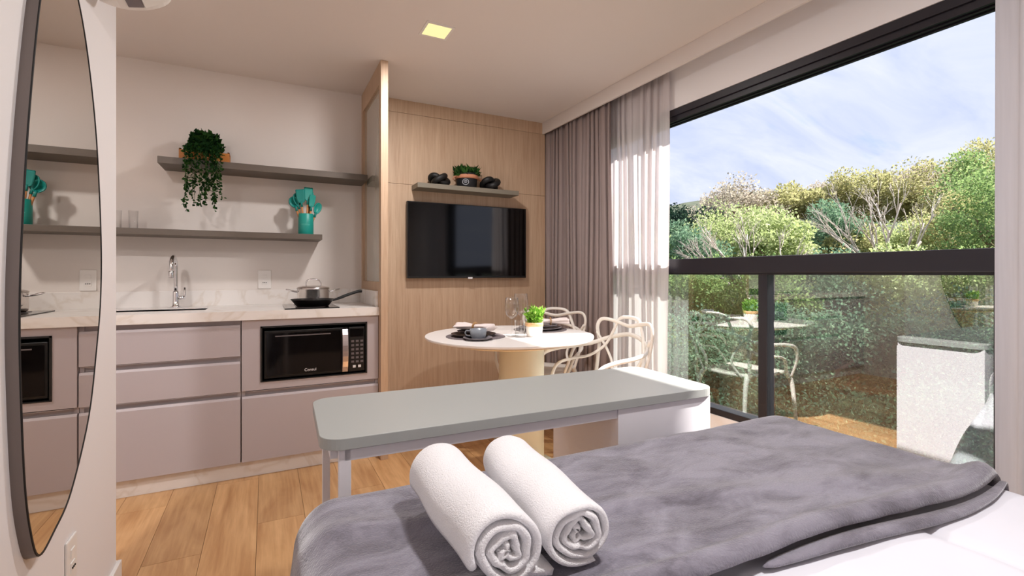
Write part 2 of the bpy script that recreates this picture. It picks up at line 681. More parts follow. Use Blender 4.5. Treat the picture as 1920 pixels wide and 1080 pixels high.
def text_mesh(name, body, size, m, parent, loc, rot, depth=0.0006):
    cu = bpy.data.curves.new(name, 'FONT')
    cu.body = body
    cu.size = size
    cu.extrude = depth
    cu.align_x = 'CENTER'
    cu.align_y = 'CENTER'
    cu.materials.append(MATS[m])
    tmp = bpy.data.objects.new(name, cu)
    me = bpy.data.meshes.new_from_object(tmp)
    bpy.data.objects.remove(tmp)
    if not me.materials:
        me.materials.append(MATS[m])
    me.name = name
    o = bpy.data.objects.new(name, me)
    link(o, parent)
    o.location = loc
    o.rotation_euler = rot
    return o


# ================================================================== THE SETTING
CEIL, YW, XL, XG = 2.36, 3.51, -0.475, 2.23       # ceiling, kitchen wall, mirror wall, window glass
XI = 2.19                                          # inner face of the window wall
YB = -1.20                                         # wall behind the camera
XE = -1.38                                         # entry side wall
YC = 2.16                                          # end of the mirror wall

fl = structure(MB().box(XE, 2.32, YB, YW, -0.12, -0.008).build('floor', 'joint'), 'warm oak plank floor of the studio', 'floor')
pw, pl = 0.192, 1.22
plank_meshes = {}
ix = 0
x = XE
while x < XI - 0.01:
    x2 = min(x + pw, XI)
    off = -((ix * 0.437) % 1.0) * pl
    y = YB + off
    while y < YW:
        a, b = max(y, YB), min(y + pl, YW)
        y += pl
        if b - a < 0.03:
            continue
        key = (round(x2 - x, 3), round(b - a, 3))
        if key not in plank_meshes:
            g = 0.0008
            plank_meshes[key] = MB().box(g, x2 - x - g, g, b - a - g, -0.008, 0.0).mesh('plank', 'plank_wood')
        p = bpy.data.objects.new('plank', plank_meshes[key])
        link(p, fl)
        p.location = (x, a, 0)
    x = x2
    ix += 1

structure(MB().box(XE - 0.1, 2.40, YB - 0.1, YW + 0.1, CEIL, CEIL + 0.12).build('ceiling', 'ceiling_paint'), 'flat off-white ceiling over the whole room', 'ceiling')
structure(MB().box(XE - 0.1, 2.40, YW, YW + 0.1, -0.1, CEIL).build('wall_back', 'wall_paint'), 'off-white wall behind the kitchen counter and television', 'wall')
structure(MB().box(XE - 0.1, 2.40, YB - 0.1, YB, -0.1, CEIL).build('wall_front', 'wall_paint'), 'plain wall at the head of the bed', 'wall')
structure(MB().box(XL - 0.12, XL, YB, YC, 0, CEIL).build('wall_left', 'white_wall', bevel=0.002), 'white wall carrying the large oval mirror', 'wall')
structure(MB().box(XE - 0.1, XE, YB, YW, 0, CEIL).build('wall_entry', 'wall_paint'), 'wall beyond the entry passage', 'wall')
WY0, WY1, WZ0, WZ1 = 0.62, 3.20, 0.325, 2.095
wr = MB()
wr.box(XI, 2.29, YB, YW, -0.1, WZ0)
wr.box(XI, 2.29, YB, YW, WZ1, CEIL)
wr.box(XI, 2.29, YB, WY0, WZ0, WZ1)
wr.box(XI, 2.29, WY1, YW, WZ0, WZ1)
structure(wr.build('wall_right', 'white_wall'), 'white wall with the wide window', 'wall')
structure(MB().box(2.055, 2.072, YB, YW, 2.265, CEIL).build('trim_1', 'ceiling_paint', bevel=0.002), 'off-white ceiling fascia hiding the curtain track', 'trim')
bb = MB()
bb.box(XL, XL + 0.013, YB, YC + 0.013, 0, 0.075)
bb.box(XL - 0.12, XL, YC, YC + 0.013, 0, 0.075)
structure(bb.build('baseboard_left', 'plastic_white', bevel=0.002), 'low white baseboard along the mirror wall', 'baseboard')

# ---- window
win = bpy.data.objects.new('window_1', None)
link(win)
structure(win, 'wide dark-framed window with low glass guard panes', 'window')
fx0, fx1 = 2.195, 2.285
MB().box(fx0, fx1, WY0, WY1, 2.055, WZ1).build('top_frame', 'frame_black', win, bevel=0.002)
for k in range(3):
    MB().box(fx0 + 0.012 + k * 0.028, fx0 + 0.026 + k * 0.028, WY0, WY1, 2.025 - 0.003 * k, 2.056).build('track', 'frame_black', win, bevel=0.0015)
MB().box(fx0, fx1, WY0, WY1, WZ0, WZ0 + 0.035).build('bottom_frame', 'frame_black', win, bevel=0.002)
MB().box(fx0 - 0.012, fx1, WY0, WY1, 1.105, 1.187).build('rail', 'frame_black', win, bevel=0.003)
MB().box(fx0 + 0.005, fx1 - 0.03, WY0, WY1, 1.094, 1.106).build('rail_bead', 'frame_black', win, bevel=0.001)
for y0, y1 in ((0.672, 0.708), (1.538, 1.586), (2.46, 2.508), (WY1 - 0.04, WY1)):
    MB().box(fx0 + 0.008, fx1 - 0.02, y0, y1, WZ0 + 0.03, 1.106).build('mullion', 'frame_black', win, bevel=0.002)
for y0, y1 in ((WY0, WY0 + 0.04), (WY1 - 0.04, WY1)):
    MB().box(fx0, fx1, y0, y1, 1.18, 2.06).build('jamb', 'frame_black', win, bevel=0.002)


def pane(y0, y1, z0, z1, m, nm):
    b = MB().add([(0, y0, z0), (0, y1, z0), (0, y1, z1), (0, y0, z1)], [(0, 1, 2, 3)])
    return b.build(nm, m, win, loc=(XG, 0, 0))


for y0, y1 in ((WY0, 0.672), (0.708, 1.538), (1.586, 2.46), (2.508, WY1 - 0.04)):
    pane(y0, y1, WZ0 + 0.035, 1.100, 'window_glass', 'pane')
# the two upper sashes stand slid open behind the curtains
for k, (y0, y1) in enumerate(((2.36, 3.14), (2.42, 3.15))):
    gx = fx0 + 0.022 + 0.028 * k
    sh = MB()
    sh.box(gx - 0.008, gx + 0.008, y0, y0 + 0.03, 1.187, 2.05)
    sh.box(gx - 0.008, gx + 0.008, y1 - 0.03, y1, 1.187, 2.05)
    sh = sh.build('sash', 'frame_black', win)
    pn = MB().add([(gx, y0 + 0.03, 1.187), (gx, y1 - 0.03, 1.187), (gx, y1 - 0.03, 2.05), (gx, y0 + 0.03, 2.05)], [(0, 1, 2, 3)]).build('pane', 'clear_glass', sh)

# ---- recessed ceiling light in view, plus unseen ones added as fill
def downlight(x, y, label, watts, s=0.125):
    t = thing('ceiling_light', label, 'ceiling light', (x, y, CEIL), 0, 'square recessed ceiling lights')
    h = s / 2
    f = MB()
    f.box(-h - 0.012, h + 0.012, -h - 0.012, -h, -0.004, 0.0)
    f.box(-h - 0.012, h + 0.012, h, h + 0.012, -0.004, 0.0)
    f.box(-h - 0.012, -h, -h, h, -0.004, 0.0)
    f.box(h, h + 0.012, -h, h, -0.004, 0.0)
    f.build('frame', 'plastic_white', t)
    MB().box(-h, h, -h, h, -0.002, 0.0).build('diffuser', 'led', t)
    ld = bpy.data.lights.new('lamp', 'AREA')
    ld.shape = 'SQUARE'
    ld.size = s
    ld.energy = watts
    ld.color = (1.0, 0.965, 0.955)
    lo = bpy.data.objects.new('lamp', ld)
    link(lo, t)
    lo.location = (0, 0, -0.006)
    return t


downlight(0.787, 2.395, 'glowing square light recessed in the ceiling above the round table', 9.5)
downlight(0.787, 0.35, 'unseen square fill light added in the ceiling above the bed, behind the view', 10.5)  # added out of view to brighten the bed and room
downlight(-0.93, 1.2, 'unseen square fill light added in the ceiling of the entry passage', 12)  # assumed lamp out of view, added as extra fill for the room

# ================================================================== KITCHEN
YF = 2.93                                           # cabinet fronts
KX1 = 0.600                                         # right end against the divider


def front(name, x0, x1, z0, z1, parent, lip=0.0):
    """A flat cabinet front with a chamfered finger-grip lip along its top."""
    d = 0.018
    b = MB()
    if lip:
        prof = [(YF, z0), (YF, z1 - 0.012), (YF + 0.006, z1), (YF + d, z1), (YF + d, z0)]
    else:
        prof = [(YF, z0), (YF, z1), (YF + d, z1), (YF + d, z0)]
    n = len(prof)
    vs = [(x0, p[0], p[1]) for p in prof] + [(x1, p[0], p[1]) for p in prof]
    fs = [tuple(range(n)), tuple(reversed(range(n, 2 * n)))] + [(i, n + i, n + (i + 1) % n, (i + 1) % n) for i in range(n)]
    b.add(vs, fs)
    return b.build(name, 'cabinet', parent, bevel=0.0012)


def cab_body(x0, x1, parent):
    b = MB()
    b.box(x0, x0 + 0.018, YF + 0.02, YW - 0.01, 0.09, 0.852)
    b.box(x1 - 0.018, x1, YF + 0.02, YW - 0.01, 0.09, 0.852)
    b.box(x0, x1, YF + 0.02, YW - 0.01, 0.09, 0.108)
    b.box(x0, x1, YW - 0.03, YW - 0.01, 0.09, 0.852)
    return b.build('body', 'cabinet', parent)


def channel(x0, x1, z0, z1, parent):
    b = MB()
    b.box(x0, x1, YF + 0.028, YF + 0.034, z0 - 0.03, z1)
    b.box(x0, x1, YF + 0.002, YF + 0.034, z1 - 0.002, z1)
    return b.build('grip_channel', 'cabinet', parent)


u = thing('drawer_unit', 'mauve-grey base unit of two drawers over a deep one below the faucet', 'cabinet', (0, 0, 0))
dx0, dx1 = -0.915, -0.121
cab_body(dx0, dx1, u)
front('drawer', dx0 + 0.002, dx1 - 0.002, 0.660, 0.826, u, 1)
front('drawer', dx0 + 0.002, dx1 - 0.002, 0.470, 0.632, u, 1)
front('drawer', dx0 + 0.002, dx1 - 0.002, 0.092, 0.442, u, 1)
for z0, z1 in ((0.826, 0.852), (0.632, 0.658), (0.442, 0.468)):
    channel(dx0 + 0.018, dx1 - 0.018, z0, z1, u)

u = thing('base_cabinet', 'mauve-grey base cabinet at the hidden end of the counter', 'cabinet', (0, 0, 0))
cab_body(XE, -0.917, u)
front('door', XE + 0.002, -0.919, 0.092, 0.826, u, 1)
channel(XE + 0.018, -0.935, 0.826, 0.852, u)

u = thing('microwave_cabinet', 'mauve-grey base cabinet housing the built-in microwave', 'cabinet', (0, 0, 0))
mx0, mx1 = -0.119, KX1
cab_body(mx0, mx1, u)
nx0, nx1, nz0, nz1 = -0.029, 0.533, 0.512, 0.814
b = MB()
b.box(mx0 + 0.002, nx0, YF, YF + 0.018, 0.472, 0.850)
b.box(nx1, mx1 - 0.002, YF, YF + 0.018, 0.472, 0.850)
b.box(nx0, nx1, YF, YF + 0.018, 0.472, nz0)
b.box(nx0, nx1, YF, YF + 0.018, nz1, 0.850)
b.build('front_panel', 'cabinet', u)
b = MB()
b.box(nx0, nx1, YF + 0.018, YF + 0.5, nz0 - 0.012, nz0)
b.box(nx0, nx1, YF + 0.018, YF + 0.5, nz1, nz1 + 0.012)
b.box(nx0 - 0.012, nx0, YF + 0.018, YF + 0.5, nz0, nz1)
b.box(nx1, nx1 + 0.012, YF + 0.018, YF + 0.5, nz0, nz1)
b.box(nx0, nx1, YF + 0.49, YF + 0.5, nz0, nz1)
b.build('niche', 'black_matt', u)
b = MB()
t_ = 0.009
b.box(nx0, nx1, YF - 0.004, YF + 0.02, nz1 - t_, nz1)
b.box(nx0, nx1, YF - 0.004, YF + 0.02, nz0, nz0 + t_ * 0.4)
b.box(nx0, nx0 + t_, YF - 0.004, YF + 0.02, nz0, nz1)
b.box(nx1 - t_, nx1, YF - 0.004, YF + 0.02, nz0, nz1)
b.build('niche_frame', 'black_matt', u)
front('door', mx0 + 0.002, mx1 - 0.002, 0.092, 0.442, u, 1)
channel(mx0 + 0.018, mx1 - 0.018, 0.442, 0.468, u)

# ---- microwave
m = thing('microwave', 'black microwave with silver handle built into the cabinet niche', 'microwave', (0, 0, nz0))
my = YF + 0.012
ax0, ax1, az1 = -0.012, 0.522, 0.274
MB().box(ax0, ax1, my + 0.03, my + 0.42, 0.012, az1).build('body', 'black_matt', m, bevel=0.004)
MB().box(ax0, 0.402, my, my + 0.028, 0.012, az1).build('door', 'tv_bezel', m, bevel=0.004)
dw = MB().box(ax0 + 0.012, 0.385, my - 0.0025, my + 0.001, 0.026, az1 - 0.014).build('door_window', 'black_gloss', m, bevel=0.001)
MB().box(ax0 + 0.055, 0.33, my - 0.0045, my - 0.002, az1 - 0.034, az1 - 0.028).build('door_trim', 'button_dim', m)
hd = MB()
hp = []
for i in range(9):
    k = i / 8
    hp.append((0.0, -0.012 - 0.022 * math.sin(PI * k) ** 0.6, 0.016 + k * (az1 - 0.026)))
vs, fs = [], []
for (hx, hy, hz) in hp:
    vs += [(0.392, my + hy, hz), (0.424, my + hy, hz), (0.424, my + hy + 0.01, hz), (0.392, my + hy + 0.01, hz)]
for i in range(8):
    k = i * 4
    for q in range(4):
        fs.append((k + q, k + (q + 1) % 4, k + 4 + (q + 1) % 4, k + 4 + q))
fs += [(3, 2, 1, 0), (32, 33, 34, 35)]
hd.add(vs, fs)
hd.box(0.398, 0.418, my - 0.014, my + 0.004, 0.018, 0.034)
hd.box(0.398, 0.418, my - 0.014, my + 0.004, az1 - 0.03, az1 - 0.014)
hd.build('handle', 'silver_trim', m, bevel=0.0015)
cp = MB().box(0.430, ax1, my, my + 0.028, 0.012, az1).build('control_panel', 'tv_bezel', m, bevel=0.003)
MB().box(0.437, ax1 - 0.008, my - 0.002, my + 0.001, az1 - 0.058, az1 - 0.012).build('display', 'black_gloss', cp)
bm_ = MB().box(-0.008, 0.008, 0, 0.003, -0.006, 0.006).mesh('button', 'button_dim')
for r_ in range(6):
    for c_ in range(3):
        o = bpy.data.objects.new('button', bm_)
        link(o, cp)
        o.location = (0.452 + c_ * 0.026, my - 0.0025, 0.190 - r_ * 0.024)
bm2 = MB().box(-0.008, 0.008, 0, 0.004, -0.007, 0.007).mesh('start_button', 'button_white')
for c_ in range(2):
    o = bpy.data.objects.new('start_button', bm2)
    link(o, cp)
    o.location = (0.461 + c_ * 0.030, my - 0.0035, 0.042)
text_mesh('door_lettering', 'Consul', 0.022, 'print_white', m, (0.222, my - 0.0035, 0.045), (R(90), 0, 0))
for xx in (0.02, 0.49):
    MB().lathe([(0.012, 0), (0.012, 0.014)], 12, xx, my + 0.08, 0).build('foot', 'black_matt', m)
    MB().lathe([(0.012, 0), (0.012, 0.014)], 12, xx, my + 0.36, 0).build('foot', 'black_matt', m)

# ---- plinth
tag(MB().box(XE, KX1, YF + 0.035, YF + 0.055, 0, 0.09).build('plinth', 'marble', bevel=0.001), 'white veined stone plinth under the kitchen cabinets', 'plinth')

# ---- countertop with sink cutout
ct = thing('countertop', 'white veined stone kitchen worktop with low upstand', 'countertop', (0, 0, 0.852))
sx0, sx1, sy0, sy1 = -0.74, -0.30, 3.13, 3.32
b = MB()
cy0, cy1, th = YF - 0.018, YW, 0.048
b.box(XE, sx0, cy0, cy1, 0.02, th)
b.box(sx1, KX1, cy0, cy1, 0.02, th)
b.box(sx0, sx1, cy0, sy0, 0.02, th)
b.box(sx0, sx1, sy1, cy1, 0.02, th)
b.box(XE, KX1, cy0, cy0 + 0.02, 0.0, 0.02)
b.build('slab', 'marble', ct)
MB().box(XE, KX1 - 0.016, YW - 0.016, YW, th, th + 0.095).build('upstand', 'marble', ct, bevel=0.001)
MB().box(KX1 - 0.016, KX1, cy0 + 0.03, YW, th, th + 0.095).build('upstand', 'marble', ct, bevel=0.001)
s = thing('sink', 'steel basin set below the worktop in front of the faucet', 'sink', (0, 0, 0.70))
b = MB()
b.box(sx0, sx1, sy0, sy1, 0.0, 0.004)
b.box(sx0 - 0.003, sx0, sy0, sy1, 0, 0.196)
b.box(sx1, sx1 + 0.003, sy0, sy1, 0, 0.196)
b.box(sx0 - 0.003, sx1 + 0.003, sy0 - 0.003, sy0, 0, 0.196)
b.box(sx0 - 0.003, sx1 + 0.003, sy1, sy1 + 0.003, 0, 0.196)
b.build('basin', 'steel', s)
MB().lathe([(0.045, 0.004), (0.045, 0.008), (0.03, 0.006)], 20, (sx0 + sx1) / 2, 3.18, 0).build('drain', 'chrome', s)

# ---- faucet
fz = thing('faucet', 'slim chrome gooseneck faucet behind the sink', 'faucet', (-0.473, 3.405, 0.900))
MB().lathe([(0.026, 0), (0.026, 0.008), (0.018, 0.014), (0.016, 0.05), (0.016, 0.09), (0.012, 0.10)], 20).build('base', 'chrome', fz, True)
path = [(0, 0, 0.05), (0, 0, 0.14), (0, 0, 0.235)]
for i in range(1, 12):
    a = PI * i / 11
    path.append((0.0, -0.075 + 0.075 * math.cos(a), 0.235 + 0.062 * math.sin(a)))
path.append((0.0, -0.150, 0.205))
MB().sweep(path, 0.0105, 14).build('spout_pipe', 'chrome', fz, True)
MB().lathe([(0.013, 0), (0.014, 0.004), (0.014, 0.035), (0.0115, 0.04)], 16, 0, -0.150, 0.175).build('spout_head', 'chrome', fz, True)
lv = MB().sweep([(0.012, 0, 0.058), (0.042, 0, 0.058)], 0.012, 12)
lv.sweep([(0.04, 0, 0.05), (0.043, 0, 0.075), (0.044, 0.0, 0.118)], [0.0085, 0.006, 0.0055], 10)
lv.build('lever', 'chrome', fz, True)

# ---- cooktop, pan, pot
ck = thing('cooktop', 'black glass two-burner cooktop set on the worktop', 'cooktop', (0.235, 3.13, 0.900))
MB().box(-0.145, 0.145, -0.19, 0.24, 0, 0.006).build('glass_plate', 'black_gloss', ck, bevel=0.002)
for yy in (-0.07, 0.13):
    b = MB()
    b.sweep([(0.085 * math.cos(2 * PI * i / 40), yy + 0.085 * math.sin(2 * PI * i / 40), 0.0063) for i in range(40)], 0.0012, 4, True)
    b.build('burner_ring', 'plastic_grey', ck)
fp = thing('frying_pan', 'black frying pan in front of the steel pot on the cooktop', 'frying pan', (0.245, 3.075, 0.9065))
MB().lathe([(0.085, 0), (0.09, 0.003), (0.118, 0.04), (0.121, 0.043), (0.118, 0.043), (0.088, 0.007), (0.0, 0.005)], 40, caps=True).build('pan_body', 'nonstick', fp, True)
hpth = catmull([(0.112, 0.01, 0.032), (0.15, 0.013, 0.044), (0.20, 0.018, 0.063), (0.26, 0.022, 0.082), (0.285, 0.024, 0.084)], 6)
MB().sweep(hpth, [0.008 + 0.006 * min(1, i / 8) for i in range(len(hpth))], 12, flat=0.65).build('handle', 'black_matt', fp, True)
ptt = thing('cooking_pot', 'small stainless steel pot with lid behind the frying pan', 'pot', (0.265, 3.285, 0.9065))
MB().lathe([(0.085, 0), (0.093, 0.006), (0.095, 0.02), (0.095, 0.095), (0.098, 0.099), (0.093, 0.099), (0.092, 0.02), (0, 0.012)], 44).build('pot_body', 'steel', ptt, True)
ld_ = MB().lathe([(0.096, 0.1), (0.098, 0.103), (0.09, 0.108), (0.06, 0.116), (0.02, 0.120), (0.0, 0.1205)], 44)
lid = ld_.build('lid', 'steel', ptt, True)
MB().sweep(catmull([(-0.042, 0, 0.112), (-0.043, 0, 0.135), (-0.03, 0, 0.153), (0, 0, 0.158), (0.03, 0, 0.153), (0.043, 0, 0.135), (0.042, 0, 0.112)], 6), 0.0045, 10, flat=0.9).build('lid_handle', 'chrome', lid, True)
for sgn in (-1, 1):
    MB().sweep(catmull([(sgn * 0.093, -0.028, 0.08), (sgn * 0.125, -0.026, 0.086), (sgn * 0.152, -0.012, 0.094), (sgn * 0.155, 0.0, 0.095), (sgn * 0.152, 0.012, 0.094), (sgn * 0.125, 0.026, 0.086), (sgn * 0.093, 0.028, 0.08)], 5), 0.0045, 8).build('side_handle', 'chrome', ptt, True)

# ---- wall outlets
def outlet(label, loc, rz, name='wall_outlet', holes=True):
    t = thing(name, label, 'outlet', loc, rz)
    MB().box(-0.038, 0.038, -0.006, 0, -0.06, 0.06).build('plate', 'plastic_white', t, bevel=0.003)
    MB().box(-0.014, 0.014, -0.0085, -0.005, 0.008, 0.030).build('switch', 'plastic_white', t, bevel=0.001)
    MB().box(-0.016, 0.016, -0.008, -0.005, -0.034, -0.006).build('socket', 'plastic_white', t, bevel=0.001)
    for xx in (-0.009, 0, 0.009):
        MB().lathe([(0.0026, 0), (0.0026, 0.003)], 10).build('socket_hole', 'black_matt', t).matrix_local = \
            __import__('mathutils').Matrix.Translation((xx, -0.0075, -0.020)) @ __import__('mathutils').Matrix.Rotation(R(90), 4, 'X')
    return t


outlet('white outlet plate on the kitchen wall over the worktop', (-0.010, YW, 1.062), 0)
outlet('white outlet plate low on the wall below the mirror', (XL, 1.705, 0.325), R(90))

# ---- shelves
tag(MB().box(-0.541, 0.600, 3.28, YW, 1.718, 1.757).build('wall_shelf', 'shelf_taupe', bevel=0.0015), 'upper taupe kitchen shelf running to the wood divider', 'shelf')
tag(MB().box(XE, 0.318, 3.28, YW, 1.316, 1.350).build('wall_shelf', 'shelf_taupe', bevel=0.0015), 'lower taupe kitchen shelf carrying the teal utensil crock', 'shelf')
tag(MB().box(0.945, 1.750, 3.30, 3.46, 1.708, 1.742).build('wall_shelf', 'shelf_tv', bevel=0.0015), 'short grey-green shelf above the television', 'shelf')


# ---- leaf scatter helper
def leaf_quads(pos, nrm_bias, size, rng, aspect=0.55, fold=0.18):
    """Diamond leaves at pos (n,3); returns vertex array and quads."""
    n = len(pos)
    d = rng.normal(size=(n, 3)) + nrm_bias
    d /= np.linalg.norm(d, axis=1, keepdims=True) + 1e-9
    a = rng.normal(size=(n, 3))
    s = np.cross(d, a)
    s /= np.linalg.norm(s, axis=1, keepdims=True) + 1e-9
    nn = np.cross(d, s)
    sz = size * rng.uniform(0.65, 1.35, size=(n, 1))
    v = np.empty((n, 4, 3))
    v[:, 0] = pos
    v[:, 1] = pos + d * sz * 0.45 + s * sz * aspect * 0.5 + nn * sz * fold * 0.5
    v[:, 2] = pos + d * sz
    v[:, 3] = pos + d * sz * 0.45 - s * sz * aspect * 0.5 + nn * sz * fold * 0.5
    return v.reshape(-1, 3)


def quads_mesh(name, verts, m):
    n = len(verts) // 4
    me = bpy.data.meshes.new(name)
    me.vertices.add(len(verts))
    me.vertices.foreach_set('co', verts.astype(np.float32).ravel())
    me.loops.add(4 * n)
    me.loops.foreach_set('vertex_index', np.arange(4 * n, dtype=np.int32))
    me.polygons.add(n)
    me.polygons.foreach_set('loop_start', np.arange(0, 4 * n, 4, dtype=np.int32))
    me.update(calc_edges=True)
    me.validate()
    me.materials.append(m if not isinstance(m, str) else MATS[m])
    return me


# ---- trailing plant on the upper shelf
tp = thing('trailing_plant', 'trailing green plant in a wooden box on the upper shelf', 'plant', (-0.322, 3.375, 1.757))
b = MB()
for sg in (-1, 1):
    b.box(-0.125, 0.125, sg * 0.052 - 0.005, sg * 0.052 + 0.005, 0, 0.058)
b.box(-0.125, 0.125, -0.05, 0.05, 0, 0.008)
for sg in (-1, 1):
    x0_, x1_ = sorted((sg * 0.125, sg * 0.115))
    b.box(x0_, x1_, -0.05, 0.05, 0, 0.04)
    b.box(x0_, x1_, -0.05, -0.025, 0.04, 0.066)
    b.box(x0_, x1_, 0.025, 0.05, 0.04, 0.066)
    b.box(x0_, x1_, -0.05, 0.05, 0.058, 0.066)
b.build('planter_box', 'planter_wood', tp)
MB().box(-0.114, 0.114, -0.046, 0.046, 0.009, 0.05).build('soil', 'soil', tp)
rng = np.random.default_rng(3)
n = 1500
p = rng.normal(size=(n, 3))
p /= np.linalg.norm(p, axis=1, keepdims=True)
p *= rng.uniform(0.55, 1.0, size=(n, 1))
p = p * np.array([0.088, 0.075, 0.085]) + np.array([0.0, -0.005, 0.098])
p = p[p[:, 2] > 0.035]
vl = [leaf_quads(p, np.array([0, -0.3, 0.5]), 0.026, rng, 0.75)]
vines = MB()
for k in range(21):
    x0_ = rng.uniform(-0.088, 0.092)
    ln = rng.uniform(0.16, 0.33) if x0_ < 0.06 else rng.uniform(0.1, 0.26)
    yb = rng.uniform(-0.125, -0.104)
    pts = [(x0_ * 0.8, -0.03, 0.09), (x0_ * 0.95, -0.085, 0.075), (x0_, yb, 0.02), (x0_ + rng.uniform(-.01, .01), yb, -ln * 0.5), (x0_ + rng.uniform(-.015, .015), yb + 0.004, -ln + 0.02)]
    cv = catmull(pts, 8)
    vines.sweep(cv, 0.0011, 4)
    cvv = np.array(cv)
    m_ = int(len(cvv) * 1.5) + int(ln * 120)
    t_ = rng.uniform(0.15, 1, size=m_) * (len(cvv) - 1)
    i0 = np.minimum(t_.astype(int), len(cvv) - 2)
    fr = (t_ - i0)[:, None]
    q = cvv[i0] * (1 - fr) + cvv[i0 + 1] * fr + rng.normal(size=(m_, 3)) * 0.003
    vl.append(leaf_quads(q, np.array([0, -0.6, -0.4]), 0.017, rng, 0.8))
vines.build('vine_stems', 'stem_green', tp)
fo = bpy.data.objects.new('foliage', quads_mesh('foliage', np.concatenate(vl), 'leaf_vine'))
fo['kind'] = 'stuff'
link(fo, tp)

# ---- teal utensil crock and utensils
UX, UY = 0.228, 3.375
cr = thing('utensil_crock', 'teal cylindrical crock holding kitchen tools on the lower shelf', 'crock', (UX, UY, 1.350))
MB().lathe([(0.044, 0), (0.046, 0.003), (0.046, 0.134), (0.044, 0.136), (0.042, 0.134), (0.042, 0.01), (0.0, 0.008)], 36).build('crock_body', 'teal', cr, True)
pr = MB()
for k in range(16):
    a0 = R(-128 + k * 4)
    a1 = R(-126.2 + k * 4)
    zz = 0.062 + 0.004 * math.sin(k * 1.7)
    r_ = 0.0464
    pr.add([(r_ * math.cos(a0), r_ * math.sin(a0), zz), (r_ * math.cos(a1), r_ * math.sin(a1), zz), (r_ * math.cos(a1), r_ * math.sin(a1), zz + 0.005), (r_ * math.cos(a0), r_ * math.sin(a0), zz + 0.005)], [(0, 1, 2, 3)])
pr.build('printed_mark', 'print_teal', cr)


def head_shape(kind):
    b = MB()
    if kind == 'spoon':
        ol = [(0.0, 0), (0.012, 0.004), (0.025, 0.03), (0.027, 0.055), (0.018, 0.08), (0, 0.088)]
        cup = 0.012
    elif kind == 'spatula':
        ol = [(0.0, 0), (0.012, 0.002), (0.027, 0.02), (0.031, 0.088), (0.026, 0.096), (0, 0.098)]
        cup = 0.002
    elif kind == 'ladle':
        ol = [(0.0, 0), (0.014, 0.004), (0.032, 0.026), (0.034, 0.048), (0.022, 0.07), (0, 0.078)]
        cup = 0.022
    else:
        ol = [(0.0, 0), (0.009, 0.002), (0.018, 0.012), (0.022, 0.075), (0.016, 0.088), (0, 0.09)]
        cup = 0.004
    rows = [catmull([(x, z, 0) for x, z in ol], 3)][0]
    k = 7
    vs, fs = [], []
    for (x, z, _) in rows:
        for i in range(k):
            f = -1 + 2 * i / (k - 1)
            vs.append((x * f, cup * (1 - f * f) * math.sin(PI * min(1, z / max(0.01, ol[-1][1]))), z))
    for j in range(len(rows) - 1):
        for i in range(k - 1):
            a = j * k + i
            fs.append((a, a + 1, a + k + 1, a + k))
    b.add(vs, fs)
    return b


UT = [
    ('spoon', 'teal serving spoon leaning towards the divider, rightmost tool in the crock', 0.040, -0.006, 0.44, 0.05, 0.5, 'serving_spoon', 0.118),
    ('ladle', 'teal ladle leaning left out of the crock, leftmost of its tools', -0.034, -0.012, -0.36, -0.02, -0.4, 'ladle', 0.15),
    ('spatula', 'broad teal spatula standing upright at the middle of the crock', 0.006, -0.004, 0.06, 0.02, 0.15, 'spatula', 0.19),
    ('spatula', 'teal turner just left of the upright broad spatula', -0.014, -0.010, -0.14, -0.05, -0.3, 'turner', 0.172),
    ('brush', 'narrow teal tool between the spatula and serving spoon', 0.026, -0.014, 0.16, -0.03, 0.1, 'silicone_tool', 0.15),
    ('spoon', 'teal mixing spoon partly behind the ladle in the crock', -0.026, 0.012, -0.24, 0.03, 0.6, 'mixing_spoon', 0.16),
    ('brush', 'teal scraper with its head behind the broad spatula', 0.012, 0.018, 0.10, 0.08, -0.6, 'scraper', 0.175),
]
from mathutils import Matrix, Euler
for i, (kd, lab, ux, uy, tx, ty, spin, nm, hl) in enumerate(UT):
    t = thing(nm, lab, 'kitchen tool', (UX + ux * 0.35, UY + uy * 0.5, 1.362), 0, 'tools in the teal crock')
    t.rotation_euler = Euler((-ty, tx * 0.8, spin * 0.4))
    MB().sweep([(0, 0, 0.002), (0, 0, hl * 0.6), (0, 0, hl)], [0.005, 0.0065, 0.0055], 10).build('handle', 'beech', t, True)
    MB().sweep([(0, 0, hl - 0.004), (0, 0, hl + 0.03)], [0.008, 0.006], 10).build('neck', 'teal_dark', t, True)
    hh_ = head_shape(kd)
    hh_.v = [(a_ * 0.86, b_, c_ * 0.9) for a_, b_, c_ in hh_.v]
    h = hh_.build('head', 'teal' if i % 2 == 0 else 'teal_dark', t, True, solid=0.005, loc=(0, 0, hl + 0.02))

# ---- drinking glasses on the lower shelf
def tumbler_mesh(r, h):
    w = 0.0016
    return MB().lathe([(r * 0.86, 0), (r, h), (r - w, h), (r * 0.86 - w, 0.006), (0.0, 0.006)], 28)


tag(tumbler_mesh(0.023, 0.105).build('drinking_glass', 'drink_glass', None, True, loc=(-0.668, 3.385, 1.350)), 'clear slim drinking glass on the lower shelf beside the mirror wall', 'glass')
tag(tumbler_mesh(0.023, 0.105).build('drinking_glass', 'drink_glass', None, True, loc=(-0.745, 3.40, 1.350)), 'clear drinking glass at the hidden end of the lower shelf', 'glass')

